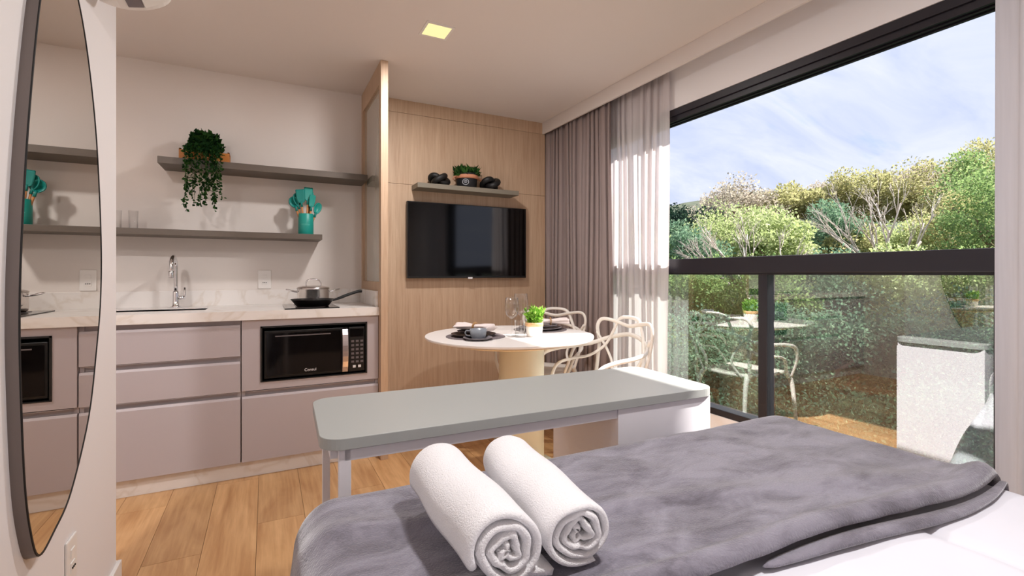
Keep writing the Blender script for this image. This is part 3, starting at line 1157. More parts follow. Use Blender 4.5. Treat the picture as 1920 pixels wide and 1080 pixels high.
# ---- wood divider with glass between kitchen and television wall
dv = thing('wood_divider', 'tall oak divider with a glass panel between kitchen and television', 'divider', (0, 0, 0))
X0, X1, Y0, Y1 = 0.600, 0.643, 2.868, YW
MB().box(X0, X1, Y0, Y0 + 0.048, 0, CEIL).build('front_stile', 'panel_wood', dv, bevel=0.0015)
MB().box(X0, X1, Y1 - 0.055, Y1, 1.05, CEIL).build('back_stile', 'panel_wood', dv, bevel=0.001)
MB().box(X0, X1, Y0 + 0.048, Y1 - 0.055, CEIL - 0.13, CEIL).build('top_rail', 'panel_wood', dv, bevel=0.001)
MB().box(X0, X1, Y0 + 0.048, Y1, 0.0, 1.05).build('lower_panel', 'panel_wood', dv, bevel=0.001)
MB().box(X0 + 0.014, X0 + 0.022, Y0 + 0.048, Y1 - 0.055, 1.05, CEIL - 0.13).build('glass_panel', 'divider_glass', dv)

# ---- television wall panelling
tvp = thing('wall_panelling', 'pale oak panelling behind the television', 'wall panel', (0, 0, 0))
for z0, z1 in ((0.0, 1.7495), (1.7515, 2.2645), (2.2665, CEIL)):
    MB().box(X1, 2.083, 3.46, 3.485, z0, z1).build('panel', 'panel_wood', tvp, bevel=0.0008)
MB().box(X1, 2.078, 3.485, YW, 0.0, CEIL).build('backing', 'joint', tvp)

# ---- television
tv = thing('television', 'black flat television mounted on the oak panelling', 'television', (1.383, 3.46, 1.344))
MB().box(-0.485, 0.485, -0.060, -0.022, -0.278, 0.278).build('bezel', 'tv_bezel', tv, bevel=0.003)
MB().box(-0.478, 0.478, -0.0615, -0.058, -0.262, 0.272).build('screen', 'tv_screen', tv)
MB().box(-0.3, 0.3, -0.024, 0.0, -0.18, 0.18).build('wall_mount', 'black_matt', tv)
MB().box(-0.018, 0.018, -0.0625, -0.05, -0.284, -0.270).build('maker_badge', 'print_white', tv, bevel=0.001)

# ---- things on the television shelf
sp = thing('potted_grass', 'black tub of short green plants with a tan band on the television shelf', 'plant', (1.345, 3.378, 1.742))
MB().lathe([(0.068, 0), (0.072, 0.004), (0.080, 0.075), (0.082, 0.105), (0.078, 0.107), (0.07, 0.09), (0, 0.088)], 36).build('tub', 'basket_black', sp, True)
MB().lathe([(0.0815, 0.066), (0.085, 0.068), (0.087, 0.086), (0.085, 0.092), (0.082, 0.092)], 36, caps=False).build('band', 'band_tan', sp, True, solid=0.003)
for sg in (-1, 1):
    MB().sweep(catmull([(sg * 0.084, -0.02, 0.085), (sg * 0.106, -0.02, 0.075), (sg * 0.113, -0.01, 0.058), (sg * 0.106, 0.0, 0.07), (sg * 0.084, 0.01, 0.085)], 5), 0.004, 8).build('rope_handle', 'band_tan', sp, True)
em = MB()
ne = 24
pts = []
for i in range(ne):
    a = 2 * PI * i / ne
    aa = R(-118) + 0.30 * math.cos(a)
    rr = 0.0775
    pts.append((rr * math.cos(aa), rr * math.sin(aa), 0.036 + 0.021 * math.sin(a)))
em.sweep(pts, 0.0022, 5, True)
for k, zz in enumerate((0.046, 0.038, 0.030)):
    hw = (0.14, 0.19, 0.12)[k]
    em.sweep([(0.0768 * math.cos(R(-118) + hw * f), 0.0768 * math.sin(R(-118) + hw * f), zz) for f in (-1, -0.5, 0, 0.5, 1)], 0.002, 5)
em.build('printed_emblem', 'emblem_grey', sp)
rng = np.random.default_rng(5)
n = 420
rr = np.sqrt(rng.uniform(0, 1, n)) * 0.085
aa = rng.uniform(0, 2 * PI, n)
p = np.stack([rr * np.cos(aa), rr * np.sin(aa), 0.085 + rng.uniform(0, 0.03, n)], 1)
fo = bpy.data.objects.new('foliage', quads_mesh('foliage', leaf_quads(p, np.array([0, 0, 1.9]), 0.055, rng, 0.35), 'leaf_grass'))
fo['kind'] = 'stuff'
link(fo, sp)


def knot(label, loc, rz, sc):
    t = thing('knot_ornament', label, 'ornament', loc, rz, 'black ornaments on the television shelf')
    pts = []
    for i in range(96):
        a = 2 * PI * i / 96
        r_ = 0.036 + 0.017 * math.cos(3 * a)
        pts.append((r_ * math.cos(2 * a) * 1.15 * sc, r_ * math.sin(2 * a) * sc, (0.042 + 0.022 * math.sin(3 * a)) * sc))
    MB().sweep(pts, 0.0195 * sc, 12, True).build('knotted_coil', 'black_matt', t, True)
    return t


knot('matt black knotted ornament between the divider and the black tub', (1.130, 3.38, 1.7425), 0.3, 1.12)
knot('matt black knotted ornament between the black tub and the curtain', (1.540, 3.378, 1.7425), 1.1, 1.18)

# ================================================================== MIRROR AND AIR CONDITIONER ON THE LEFT WALL
inner = [(1.442, .470), (1.526, .484), (1.639, .534), (1.778, .692), (1.850, .881), (1.887, 1.023), (1.892, 1.203), (1.850, 1.489), (1.778, 1.701),
         (1.691, 1.840), (1.585, 1.905), (1.510, 1.850), (1.450, 1.718), (1.395, 1.460), (1.362, 1.226), (1.348, 1.048), (1.350, .894), (1.370, .665), (1.400, .540)]
ring = [(p[0], p[1]) for p in catmull([(a, b_, 0) for a, b_ in inner], 6, True)]
mr_ = thing('wall_mirror', 'tall pebble-shaped mirror with a slim taupe metal frame', 'mirror', (XL, 0, 0))
n = len(ring)
nrm = []
for i in range(n):
    tx, tz = ring[(i + 1) % n][0] - ring[i - 1][0], ring[(i + 1) % n][1] - ring[i - 1][1]
    l_ = math.hypot(tx, tz)
    nrm.append((tz / l_, -tx / l_))
b = MB()
vs = [(0.0215, p[0], p[1]) for p in ring]
b.add(vs, [tuple(range(n))])
b.build('mirror_glass', 'mirror_silver', mr_)
for nm, mt, prof in (('frame', 'mirror_frame', [(0.0, 0.0002), (0.0, 0.005), (0.0205, 0.005), (0.0205, 0.0002)]),
                     ('front_lip', 'black_matt', [(0.0205, 0.0002), (0.0205, 0.0046), (0.0228, 0.0040), (0.0228, 0.0002)])):
    vs, fs = [], []
    k = len(prof)
    for i in range(n):
        for dx_, of in prof:
            vs.append((dx_, ring[i][0] + nrm[i][0] * of, ring[i][1] + nrm[i][1] * of))
    for i in range(n):
        for j in range(k):
            fs.append((i * k + j, ((i + 1) % n) * k + j, ((i + 1) % n) * k + (j + 1) % k, i * k + (j + 1) % k))
    MB().add(vs, fs).build(nm, mt, mr_)

ac = thing('air_conditioner', 'white split air conditioner high on the wall above the mirror', 'air conditioner', (XL, 1.15, 1.962))
prof = catmull([(0.0, 0.0, 0), (0.06, -0.012, 0), (0.13, 0.0, 0), (0.185, 0.035, 0), (0.20, 0.09, 0), (0.20, 0.22, 0), (0.18, 0.27, 0), (0.0, 0.275, 0)], 4)
b = MB()
k = len(prof)
vs = [(p[0], 0, p[1]) for p in prof] + [(p[0], 0.80, p[1]) for p in prof]
fs = [tuple(range(k)), tuple(reversed(range(k, 2 * k)))] + [(i, k + i, k + (i + 1) % k, (i + 1) % k) for i in range(k)]
b.add(vs, fs)
b.build('casing', 'plastic_white', ac, bevel=0.012, seg=3)
lv_ = MB()
lv_.add([(0.085, 0.03, -0.013), (0.125, 0.03, -0.004), (0.125, 0.765, -0.004), (0.085, 0.765, -0.013)], [(0, 1, 2, 3)])
lv_.build('air_slot', 'plastic_grey', ac, solid=0.004)
MB().add([(0.128, 0.03, -0.006), (0.188, 0.03, 0.034), (0.188, 0.765, 0.034), (0.128, 0.765, -0.006)], [(0, 1, 2, 3)]).build('louver', 'plastic_white', ac, solid=0.005)

# ================================================================== CURTAINS
def curtain(name, y0, y1, x0, amp, folds, z0, z1, m, label, seed, edge=0.0, parts=True):
    rnd = random.Random(seed)
    ph = [rnd.uniform(-0.5, 0.5) for _ in range(folds + 2)]
    t = thing(name, label, 'curtain', (0, 0, z0))
    H_ = z1 - z0

    def fn(uu, vv):
        s_ = uu * folds
        k_ = int(min(folds - 1, s_))
        w = s_ + 0.25 * math.sin(s_ * 1.7 + seed)
        a_ = amp * (0.75 + 0.25 * math.sin(k_ * 2.1 + seed)) * (0.72 + 0.28 * (1 - vv))
        bx = math.sin(2 * PI * w)
        bx = math.copysign(abs(bx) ** 0.8, bx)
        y_ = y0 + (y1 - y0) * uu + 0.35 * amp * math.sin(4 * PI * w) + 0.012 * math.sin(vv * 3 + s_ * 0.8) * (1 - vv)
        y_ += edge * uu * (1 - vv) ** 2
        x_ = x0 + a_ * bx + 0.006 * math.sin(vv * 5 + s_)
        return (x_, y_, vv * H_)

    MB().grid(fn, folds * 16, 26).build('cloth', m, t, True, solid=0.0012)
    MB().box(x0 - 0.006, x0 + 0.006, min(y0, y1), max(y0, y1), H_ - 0.002, H_ + 0.006).build('track', 'plastic_white', t)
    return t


curtain('blackout_curtain', 3.495, 2.62, 2.108, 0.024, 13, 0.012, 2.335, 'blackout', 'taupe blackout curtain gathered beside the oak panelling', 2)
curtain('sheer_curtain', 2.90, 2.135, 2.150, 0.020, 10, 0.012, 2.335, 'sheer', 'white sheer curtain glowing in the sun beside the taupe curtain', 5)
curtain('window_curtain', 0.672, -0.05, 2.128, 0.022, 9, 0.012, 2.335, 'pale_cloth', 'pale curtain edge at the end of the window beside the bed', 9)

# ================================================================== DESK AT THE FOOT OF THE BED
DZ = 0.741
dk = thing('console_desk', 'long narrow grey-topped console desk with white legs at the bed foot', 'desk', (0.692, 1.270, 0), R(-2.0))
Lx, Ly = 0.583, 0.194


def rounded(x0, x1, y0, y1, r, k=8):
    pts = []
    for cx_, cy_, a0 in ((x1 - r, y0 + r, -90), (x1 - r, y1 - r, 0), (x0 + r, y1 - r, 90), (x0 + r, y0 + r, 180)):
        for i in range(k + 1):
            a = R(a0 + 90 * i / k)
            pts.append((cx_ + r * math.cos(a), cy_ + r * math.sin(a)))
    return pts


MB().prism(rounded(-Lx, Lx, -Ly, Ly, 0.05), DZ - 0.026, DZ).build('top', 'desk_top', dk, bevel=0.0015)
MB().box(-Lx + 0.05, 0.205, -Ly + 0.012, -Ly + 0.037, DZ - 0.054, DZ - 0.026).build('front_rail', 'desk_white', dk, bevel=0.001)
MB().box(-Lx + 0.05, 0.205, Ly - 0.037, Ly - 0.012, DZ - 0.054, DZ - 0.026).build('back_rail', 'desk_white', dk, bevel=0.001)
MB().box(-Lx + 0.022, -Lx + 0.05, -Ly + 0.037, Ly - 0.037, DZ - 0.054, DZ - 0.026).build('end_rail', 'desk_white', dk, bevel=0.001)
for yy in (-Ly + 0.012, Ly - 0.037):
    MB().box(-Lx + (0.038 if yy < 0 else 0.026), -Lx + (0.064 if yy < 0 else 0.046), yy, yy + 0.022, 0, DZ - 0.026).build('leg', 'desk_white', dk, bevel=0.0015)
cbx = MB().box(0.205, Lx - 0.020, -Ly + 0.008, Ly - 0.012, 0.0, DZ - 0.026).build('drawer_case', 'desk_white', dk, bevel=0.0015)
for z0, z1 in ((0.02, 0.225), (0.229, 0.455), (0.459, 0.69)):
    MB().box(0.215, Lx - 0.030, Ly - 0.012, Ly - 0.003, z0, z1).build('drawer_front', 'desk_white', cbx, bevel=0.0012)

# ================================================================== ROUND TABLE
TC = (1.245, 2.465)
tb = thing('round_table', 'round white pedestal table beside the television wall', 'table', (*TC, 0))
MB().lathe([(0.455, 0.734), (0.478, 0.738), (0.480, 0.744), (0.479, 0.750), (0.47, 0.751)], 72).build('top', 'table_white', tb, False, bevel=0)
MB().lathe([(0.30, 0.705), (0.33, 0.705), (0.462, 0.734), (0.455, 0.7345)], 72).build('top_underside', 'table_under', tb, True)
MB().lathe([(0.128, 0.0), (0.130, 0.003), (0.130, 0.70), (0.130, 0.706)], 48, 0.062, -0.03).build('pedestal', 'pedestal', tb, True)
MB().lathe([(0.20, 0.0), (0.20, 0.006), (0.195, 0.008)], 48, 0.062, -0.03).build('foot_plate', 'pedestal', tb)


# ---- chairs of woven curved tubes
def make_chair(name, label, loc, rz):
    t = thing(name, label, 'chair', loc, rz, 'cream curved-back chairs at the round table')
    M_ = 'chair_cream'

    def sym(pts):
        return [(-x, y, z) for x, y, z in pts] + [(x, y, z) for x, y, z in reversed(pts[:-1])]

    # seat
    def seat(uu, vv):
        a = uu * 2 - 1
        b_ = vv * 2 - 1
        w = 0.205 - 0.03 * max(0, b_)
        sx = a * w * math.sqrt(max(0, 1 - 0.22 * b_ * b_))
        sy = b_ * 0.205 * math.sqrt(max(0, 1 - 0.22 * a * a))
        return (sx, sy, 0.452 - 0.014 * math.cos(a * 1.4) * math.cos(b_ * 1.2) + 0.004)
    MB().grid(seat, 14, 14).build('seat', M_, t, True, solid=0.016)
    # legs
    for sg in (-1, 1):
        fl_ = catmull([(sg * 0.235, -0.225, 0.0), (sg * 0.228, -0.212, 0.2), (sg * 0.215, -0.198, 0.38), (sg * 0.20, -0.17, 0.45)], 6)
        MB().sweep(fl_, [0.0105 + 0.009 * (i / (len(fl_) - 1)) for i in range(len(fl_))], 10, flat=0.85).build('leg', M_, t, True)
        bl_ = catmull([(sg * 0.205, 0.262, 0.0), (sg * 0.190, 0.232, 0.2), (sg * 0.178, 0.205, 0.38), (sg * 0.165, 0.17, 0.45)], 6)
        MB().sweep(bl_, [0.0105 + 0.009 * (i / (len(bl_) - 1)) for i in range(len(bl_))], 10, flat=0.85).build('leg', M_, t, True)
    # three interwoven back loops
    arm = sym([(0.215, -0.19, 0.43), (0.255, -0.185, 0.54), (0.275, -0.14, 0.625), (0.278, -0.04, 0.652), (0.268, 0.08, 0.660), (0.235, 0.19, 0.675), (0.15, 0.262, 0.715), (0.0, 0.288, 0.745)])
    MB().sweep(catmull(arm, 6), 0.0125, 10, flat=0.75).build('arm_loop', M_, t, True)
    hi = sym([(0.178, 0.165, 0.44), (0.205, 0.205, 0.56), (0.222, 0.232, 0.68), (0.238, 0.232, 0.775), (0.205, 0.245, 0.822), (0.11, 0.268, 0.815), (0.0, 0.278, 0.795)])
    MB().sweep(catmull(hi, 6), 0.0115, 10, flat=0.75).build('back_loop', M_, t, True)
    lo = sym([(0.222, -0.13, 0.44), (0.255, -0.06, 0.555), (0.258, 0.06, 0.585), (0.232, 0.165, 0.60), (0.17, 0.235, 0.665), (0.125, 0.268, 0.76), (0.085, 0.278, 0.83), (0.0, 0.282, 0.845)])
    MB().sweep(catmull(lo, 6), 0.011, 10, flat=0.75).build('cross_loop', M_, t, True)
    for sg in (-1, 1):
        w = catmull([(sg * 0.14, 0.19, 0.445), (sg * 0.10, 0.235, 0.54), (sg * 0.16, 0.245, 0.64), (sg * 0.232, 0.222, 0.74)], 6)
        MB().sweep(w, 0.010, 8, flat=0.8).build('back_stay', M_, t, True)
    return t


make_chair('dining_chair', 'cream curved-tube chair in the sun between desk and sheer curtain', (1.60, 2.175, 0), R(-90))
make_chair('dining_chair', 'cream curved-tube chair half hidden behind the round table by the taupe curtain', (1.665, 2.815, 0), R(-53))

# ---- table setting
TZ = 0.751


def plate_mesh(r, h=0.012):
    return MB().lathe([(r * 0.6, 0), (r * 0.66, 0.001), (r * 0.97, h), (r, h + 0.002), (r * 0.97, h + 0.003), (r * 0.66, 0.004), (0, 0.0035)], 44)


def disc(r, h):
    return MB().lathe([(r, 0), (r, h)], 48)


def cup(label, loc, m, r, h, rz):
    t = thing('cup', label, 'cup', loc, rz)
    MB().lathe([(r * 0.62, 0), (r * 0.75, 0.003), (r * 0.92, h * 0.4), (r, h), (r - 0.003, h), (r * 0.9 - 0.003, h * 0.4), (r * 0.6, 0.007), (0, 0.006)], 36).build('bowl', m, t, True)
    MB().sweep(catmull([(r * 0.9, 0, h * 0.78), (r + 0.018, 0, h * 0.8), (r + 0.024, 0, h * 0.55), (r + 0.014, 0, h * 0.32), (r * 0.84, 0, h * 0.28)], 5), 0.0036, 8).build('handle', m, t, True)
    return t


def napkin(label, loc, rz, tilt):
    """Cloth gathered through a ring, fanning to both sides."""
    t = thing('napkin', label, 'napkin', loc, rz)
    t.rotation_euler = (0, tilt, rz)

    def fn(sec):
        def g(uu, vv):
            x_ = -0.11 + 0.22 * uu
            w = 0.014 + 0.042 * min(1, abs(x_) / 0.10) ** 1.1
            a = 2 * PI * vv
            fold_ = 1 + 0.16 * math.sin(5 * a + x_ * 20) * min(1, abs(x_) / 0.06)
            return (x_, w * fold_ * math.cos(a), max(0.0, 0.016 + (0.014 + 0.006 * min(1, abs(x_) / 0.09)) * fold_ * math.sin(a)))
        return g
    b_ = MB().grid(fn(0), 22, 28)
    k_ = 23
    b_.f.append(tuple(j * k_ for j in range(28)))
    b_.f.append(tuple(reversed([j * k_ + 22 for j in range(28)])))
    b_.build('cloth', 'napkin', t, True)
    rg = MB()
    pts = [(0.0, 0.021 * math.cos(2 * PI * i / 28), 0.017 + 0.0175 * math.sin(2 * PI * i / 28)) for i in range(28)]
    rg.sweep(pts, 0.009, 8, True, flat=0.35, up=(1, 0, 0)).build('ring', 'napkin_ring', t, True)
    return t


c1 = (1.035, 2.465)
c2 = (1.520, 2.585)
tag(disc(0.165, 0.003).build('placemat', 'placemat', None, loc=(*c1, TZ)), 'woven grey placemat under the dark plates at the television end', 'placemat')
tag(disc(0.165, 0.003).build('placemat', 'placemat', None, loc=(*c2, TZ)), 'woven grey placemat under the grey plates at the curtain end', 'placemat')
tag(plate_mesh(0.125).build('dinner_plate', 'ceramic_dark', None, True, loc=(c1[0] - 0.01, c1[1] + 0.01, TZ + 0.003)), 'dark dinner plate below the napkin at the television end', 'plate')
tag(plate_mesh(0.090).build('side_plate', 'ceramic_dark', None, True, loc=(c1[0] - 0.01, c1[1] + 0.015, TZ + 0.0185)), 'small dark plate stacked on the dark dinner plate', 'plate')
tag(plate_mesh(0.078).build('saucer', 'ceramic_grey', None, True, loc=(0.992, 2.335, TZ + 0.0005)), 'grey saucer under the blue-grey cup', 'saucer')
cup('blue-grey cup on a saucer at the television end of the table', (0.995, 2.335, TZ + 0.0055), 'ceramic_blue', 0.045, 0.052, R(150))
napkin('pale napkin in a ring on the dark plates', (c1[0] - 0.0, c1[1] + 0.01, TZ + 0.0365), R(-62), 0.0)
tag(plate_mesh(0.135).build('dinner_plate', 'ceramic_grey', None, True, loc=(c2[0], c2[1], TZ + 0.003)), 'grey dinner plate at the curtain end of the table', 'plate')
tag(plate_mesh(0.105).build('side_plate', 'ceramic_grey', None, True, loc=(c2[0] + 0.005, c2[1], TZ + 0.0185)), 'small grey plate stacked on the grey dinner plate', 'plate')
cup('lilac-white cup behind the potted succulent on the grey plates', (c2[0] - 0.055, c2[1] - 0.005, TZ + 0.0245), 'ceramic_lilac', 0.045, 0.05, R(60))
napkin('pale napkin in a wide ring beside the lilac-white cup', (c2[0] + 0.062, c2[1] - 0.02, TZ + 0.0345), R(-20), 0.0)


def wine_glass(label, loc, sc=1.0):
    t = thing('wine_glass', label, 'glass', loc, 0, 'wine glasses on the round table')
    pf = [(0.036, 0.0), (0.036, 0.002), (0.010, 0.006), (0.0042, 0.02), (0.0038, 0.085), (0.008, 0.096)]
    MB().lathe([(r_ * sc, z_ * sc) for r_, z_ in pf], 28).build('stem', 'drink_glass', t, True)
    bp_ = [(0.006, 0.096), (0.028, 0.112), (0.040, 0.140), (0.041, 0.165), (0.034, 0.215), (0.0325, 0.215), (0.0395, 0.165), (0.0385, 0.141), (0.027, 0.1145), (0.0, 0.102)]
    MB().lathe([(r_ * sc, z_ * sc) for r_, z_ in bp_], 32).build('bowl', 'drink_glass', t, True)
    return t


wine_glass('wine glass in front, nearer the television end of the table', (1.225, 2.395, TZ), 1.0)
wine_glass('taller wine glass behind the front one, nearer the curtain', (1.325, 2.475, TZ), 1.08)
tag(tumbler_mesh(0.031, 0.095).build('tumbler', 'drink_glass', None, True, loc=(1.235, 2.318, TZ)), 'clear straight tumbler in front of the wine glasses', 'glass')

su = thing('potted_succulent', 'bright green succulent in a white pot with wooden rim on the table', 'plant', (1.325, 2.318, TZ))
MB().lathe([(0.040, 0), (0.043, 0.004), (0.047, 0.055), (0.047, 0.060), (0.043, 0.060), (0.040, 0.052), (0, 0.05)], 36).build('pot', 'pot_white', su, True)
MB().lathe([(0.0475, 0.058), (0.050, 0.060), (0.050, 0.078), (0.0475, 0.080), (0.044, 0.078), (0.044, 0.062)], 36, caps=False).build('wooden_rim', 'pot_wood', su, True)
MB().lathe([(0.043, 0.052), (0.043, 0.064)], 24).build('soil', 'soil', su)
rng = np.random.default_rng(11)
vl = []
for k in range(26):
    a = rng.uniform(0, 2 * PI)
    r0 = rng.uniform(0.0, 0.032)
    base = np.array([r0 * math.cos(a), r0 * math.sin(a), 0.062])
    lean = np.array([math.cos(a) * r0 * 8, math.sin(a) * r0 * 8, 1.0])
    lean /= np.linalg.norm(lean)
    ln = rng.uniform(0.05, 0.10) * (1.15 - r0 * 8)
    for q in range(15):
        pq = base + lean * ln * (q + 1) / 15
        vl.append(leaf_quads(np.repeat(pq[None], 2, 0), lean * 1.3, 0.024, rng, 0.38))
fo = bpy.data.objects.new('foliage', quads_mesh('foliage', np.concatenate(vl), 'leaf_bright'))
fo['kind'] = 'stuff'
link(fo, su)

# ================================================================== BED
BX0, BX1, BY0, BY1, BZ = 0.045, 1.405, -1.02, 1.005, 0.640
bed = thing('bed', 'double bed with white duvet in the foreground', 'bed', (0, 0, 0), R(-1.6))
MB().box(BX0 + 0.01, BX1 - 0.01, BY0, BY1 - 0.015, 0.05, 0.34).build('base', 'bed_base', bed, bevel=0.02, seg=3)
MB().box(BX0, BX1, BY0, BY1 - 0.005, 0.34, BZ - 0.03).build('mattress', 'bed_base', bed, bevel=0.04, seg=4)
for xx in (BX0 + 0.12, BX1 - 0.12):
    for yy in (BY0 + 0.15, BY1 - 0.15):
        MB().lathe([(0.025, 0), (0.03, 0.05)], 14, xx, yy, 0).build('leg', 'black_matt', bed)


def drape(u0, u1, v0, v1, rect, top, r, nu, nv, flare, wave, wk, puff, pscale, zmin, extra=None, pseed=0.0, corner=0.0):
    rx0, rx1, ry0, ry1 = rect[0] + r, rect[1] - r, rect[2] + r, rect[3] - r
    b_ = MB()

    def fn(a, c):
        u_ = u0 + (u1 - u0) * a
        v_ = v0 + (v1 - v0) * c
        cx_ = min(max(u_, rx0), rx1)
        cy_ = min(max(v_, ry0), ry1)
        dx_, dy_ = u_ - cx_, v_ - cy_
        d = math.hypot(dx_, dy_)
        pz = puff * mnoise.fractal(Vector((u_ * pscale, v_ * pscale, pseed)), 1.0, 2.0, 3)
        if d < 1e-6:
            z_ = top + pz
            x_, y_ = u_, v_
        else:
            ux_, uy_ = dx_ / d, dy_ / d
            q = r * PI / 2
            if d < q:
                hh, dr = r * math.sin(d / r), r * (1 - math.cos(d / r))
            else:
                e_ = d - q
                per = u_ if abs(dy_) > abs(dx_) else v_
                hh = r + flare * abs(ux_) * e_ + wave * (abs(ux_) + 0.15) * min(1, e_ / 0.25) * math.sin(per * wk + pseed)
                if ux_ > 0 and uy_ > 0:
                    hh += corner * 2 * ux_ * uy_ * e_
                dr = r + e_
            over = dr - (top - zmin)
            if over > 0:
                dr -= over
                hh += over * 0.25
            x_, y_ = cx_ + ux_ * hh, cy_ + uy_ * hh
            z_ = top - dr + pz * max(0, 1 - d / q)
        if extra:
            x_, y_, z_ = extra(u_, v_, x_, y_, z_)
        return (x_, y_, z_)
    b_.grid(fn, nu, nv)
    return b_


def duvet_seam(u_, v_, x_, y_, z_):
    k_ = min(abs(((u_ - 0.62) / 0.42 + 0.5) % 1 - 0.5) * 0.42, abs(((v_ - 0.11) / 0.42 + 0.5) % 1 - 0.5) * 0.42)
    return x_, y_, z_ - 0.008 * math.exp(-(k_ / 0.012) ** 2)


drape(BX0 - 0.55, BX1 + 0.55, BY0 + 0.1, BY1 + 0.55, (BX0 - 0.01, BX1 + 0.01, BY0 - 0.6, BY1 + 0.012), BZ, 0.06, 190, 170, 0.10, 0.018, 21.0, 0.010, 3.2, 0.06,
      duvet_seam, corner=0.36).build('duvet', 'duvet_white', bed, True, solid=0.012)

EDGE = 0.500


def blanket_wrinkle(u_, v_, x_, y_, z_):
    e_ = v_ - EDGE
    # rolled hem along the near edge plus loose ridges running beside it
    roll = 0.020 * math.exp(-((e_ - 0.018) / 0.022) ** 2)
    sway = 0.022 * math.sin(u_ * 3.6 + 0.6) + 0.010 * math.sin(u_ * 9.0)
    ridge = 0.010 * math.exp(-((e_ - 0.085 - sway) / 0.022) ** 2) * (0.5 + 0.5 * math.sin(u_ * 2.4 + 2.0))
    ridge2 = 0.007 * math.exp(-((e_ - 0.20 + 0.25 * (u_ - 0.7)) / 0.03) ** 2)
    fade = 1.0 if 0 < e_ else 1.0
    y_ += sway * max(0.0, 1 - e_ / 0.18)
    dip = -0.006 if e_ < 0.004 else 0.0
    return x_, y_, z_ + (roll + ridge + ridge2) * fade + dip


bl = drape(BX0 - 0.42, BX1 + 0.32, EDGE, BY1 + 0.30, (BX0 - 0.022, BX1 + 0.022, BY0 - 0.6, BY1 + 0.026), BZ + 0.022, 0.072, 210, 110, 0.07, 0.014, 17.0, 0.0055, 5.0, 0.12,
           blanket_wrinkle, 4.0).build('blanket', 'plush_grey', None, True, solid=0.012)
bl.rotation_euler = (0, 0, R(-1.6))
tag(bl, 'grey plush throw spread across the foot of the bed', 'blanket')
# the under-layer of the throw that peeps out along its near edge
ul = []
for i in range(60):
    f = i / 59
    xx = 0.66 + 0.78 * f
    ul.append((xx, EDGE - 0.006 - 0.012 * math.sin(f * PI * 0.9) + 0.022 * math.sin(xx * 3.6 + 0.6) + 0.010 * math.sin(xx * 9.0), BZ + 0.014 - (0.05 * max(0, (f - 0.93) / 0.07) ** 2)))
MB().sweep(ul, [0.002 + 0.013 * math.sin(PI * (i / 59) ** 0.7) ** 0.6 for i in range(60)], 10, flat=0.6).build('folded_edge', 'plush_grey', bl, True)


# ---- rolled towels
def towel(label, near, far, R_, turns, seed, flap):
    rnd = random.Random(seed)
    nx_, ny_ = near
    fx_, fy_ = far
    L_ = math.hypot(fx_ - nx_, fy_ - ny_)
    rz = math.atan2(fy_ - ny_, fx_ - nx_) - PI / 2
    t = thing('rolled_towel', label, 'towel', (nx_, ny_, BZ + 0.030), rz, 'rolled white towels on the throw')
    per = 40
    total = int(turns * per)
    r_in = 0.010
    pitch = (R_ - r_in) / turns
    th_ = pitch * 0.92
    stations = [0.0, 0.0025, 0.008, 0.018] + [L_ * k / 14 for k in range(1, 14)] + [L_ - 0.018, L_ - 0.009, L_ - 0.0035, L_]
    shrink = [0.30, 0.68, 0.92, 1.0] + [1.0] * 13 + [1.0, 0.92, 0.68, 0.30]
    vs, fs = [], []
    phase = rnd.uniform(0, 6.28)
    out_n = [rnd.uniform(-1, 1) for _ in range(12)]
    for j, (yy, sh) in enumerate(zip(stations, shrink)):
        for i in range(total + 1):
            a = phase + 2 * PI * i / per
            rm = r_in + pitch * i / per - th_ / 2
            tn = i / per
            off = 0.0055 * out_n[int(tn) % 12] * math.sin(a * 0.5 + tn)
            if j > len(stations) // 2:
                off = -off
            y_ = yy + off * (1 if j < 4 or j > len(stations) - 5 else 0)
            squash = 0.0030 * math.sin(2 * a + seed) * (i / total) + 0.0042 * math.sin(3 * a + 1.3 * tn + seed) * (1 - i / total) + 0.0016 * math.sin(7 * a + seed * 2) * (1 - i / total)
            wob = 0.0022 * math.sin(yy * 30 + a * 2 + seed) * (i / total)
            for sgn in (1, -1):
                rr_ = rm + sgn * th_ * 0.5 * sh + squash + wob
                px_, pz_ = rr_ * math.cos(a) * 1.02, rr_ * math.sin(a) * 0.98
                pz_ = max(pz_, -R_ * 0.93 + 0.0015 * (sgn > 0))
                vs.append((px_, y_, pz_ + R_ * 0.93 + 0.002))
    w = (total + 1) * 2
    ns = len(stations)
    for j in range(ns - 1):
        for i in range(total):
            a0 = j * w + i * 2
            fs.append((a0, a0 + 2, a0 + 2 + w, a0 + w))
            fs.append((a0 + 1, a0 + 1 + w, a0 + 3 + w, a0 + 3))
        e0 = j * w
        fs.append((e0, e0 + w, e0 + w + 1, e0 + 1))
        e1 = j * w + total * 2
        fs.append((e1, e1 + 1, e1 + w + 1, e1 + w))
    for i in range(total):
        a0 = i * 2
        fs.append((a0, a0 + 1, a0 + 3, a0 + 2))
        a1 = (ns - 1) * w + i * 2
        fs.append((a1, a1 + 2, a1 + 3, a1 + 1))
    MB().add(vs, fs).build('roll', 'towel_white', t, True)
    if flap:
        def fl(uu, vv):
            return (R_ * 0.35 + uu * 0.050, 0.004 + vv * (L_ - 0.02), 0.008 + 0.012 * (1 - uu) + 0.003 * math.sin(vv * 9))
        MB().grid(fl, 6, 14).build('loose_end', 'towel_white', t, True, solid=0.010)
    return t


towel('rolled white towel, the nearer of two, on the dark side of the throw', (0.290, 0.574), (0.290, 0.872), 0.0600, 3.3, 3, True)
towel('rolled white towel, the farther of two, towards the window', (0.405, 0.572), (0.440, 0.880), 0.0560, 3.6, 8, False)

# ================================================================== OUTSIDE: WOODED SLOPE
def ground(d):
    return -3.0 + 0.16 * (d - 5) + (0.10 * (d - 22) if d > 22 else 0)


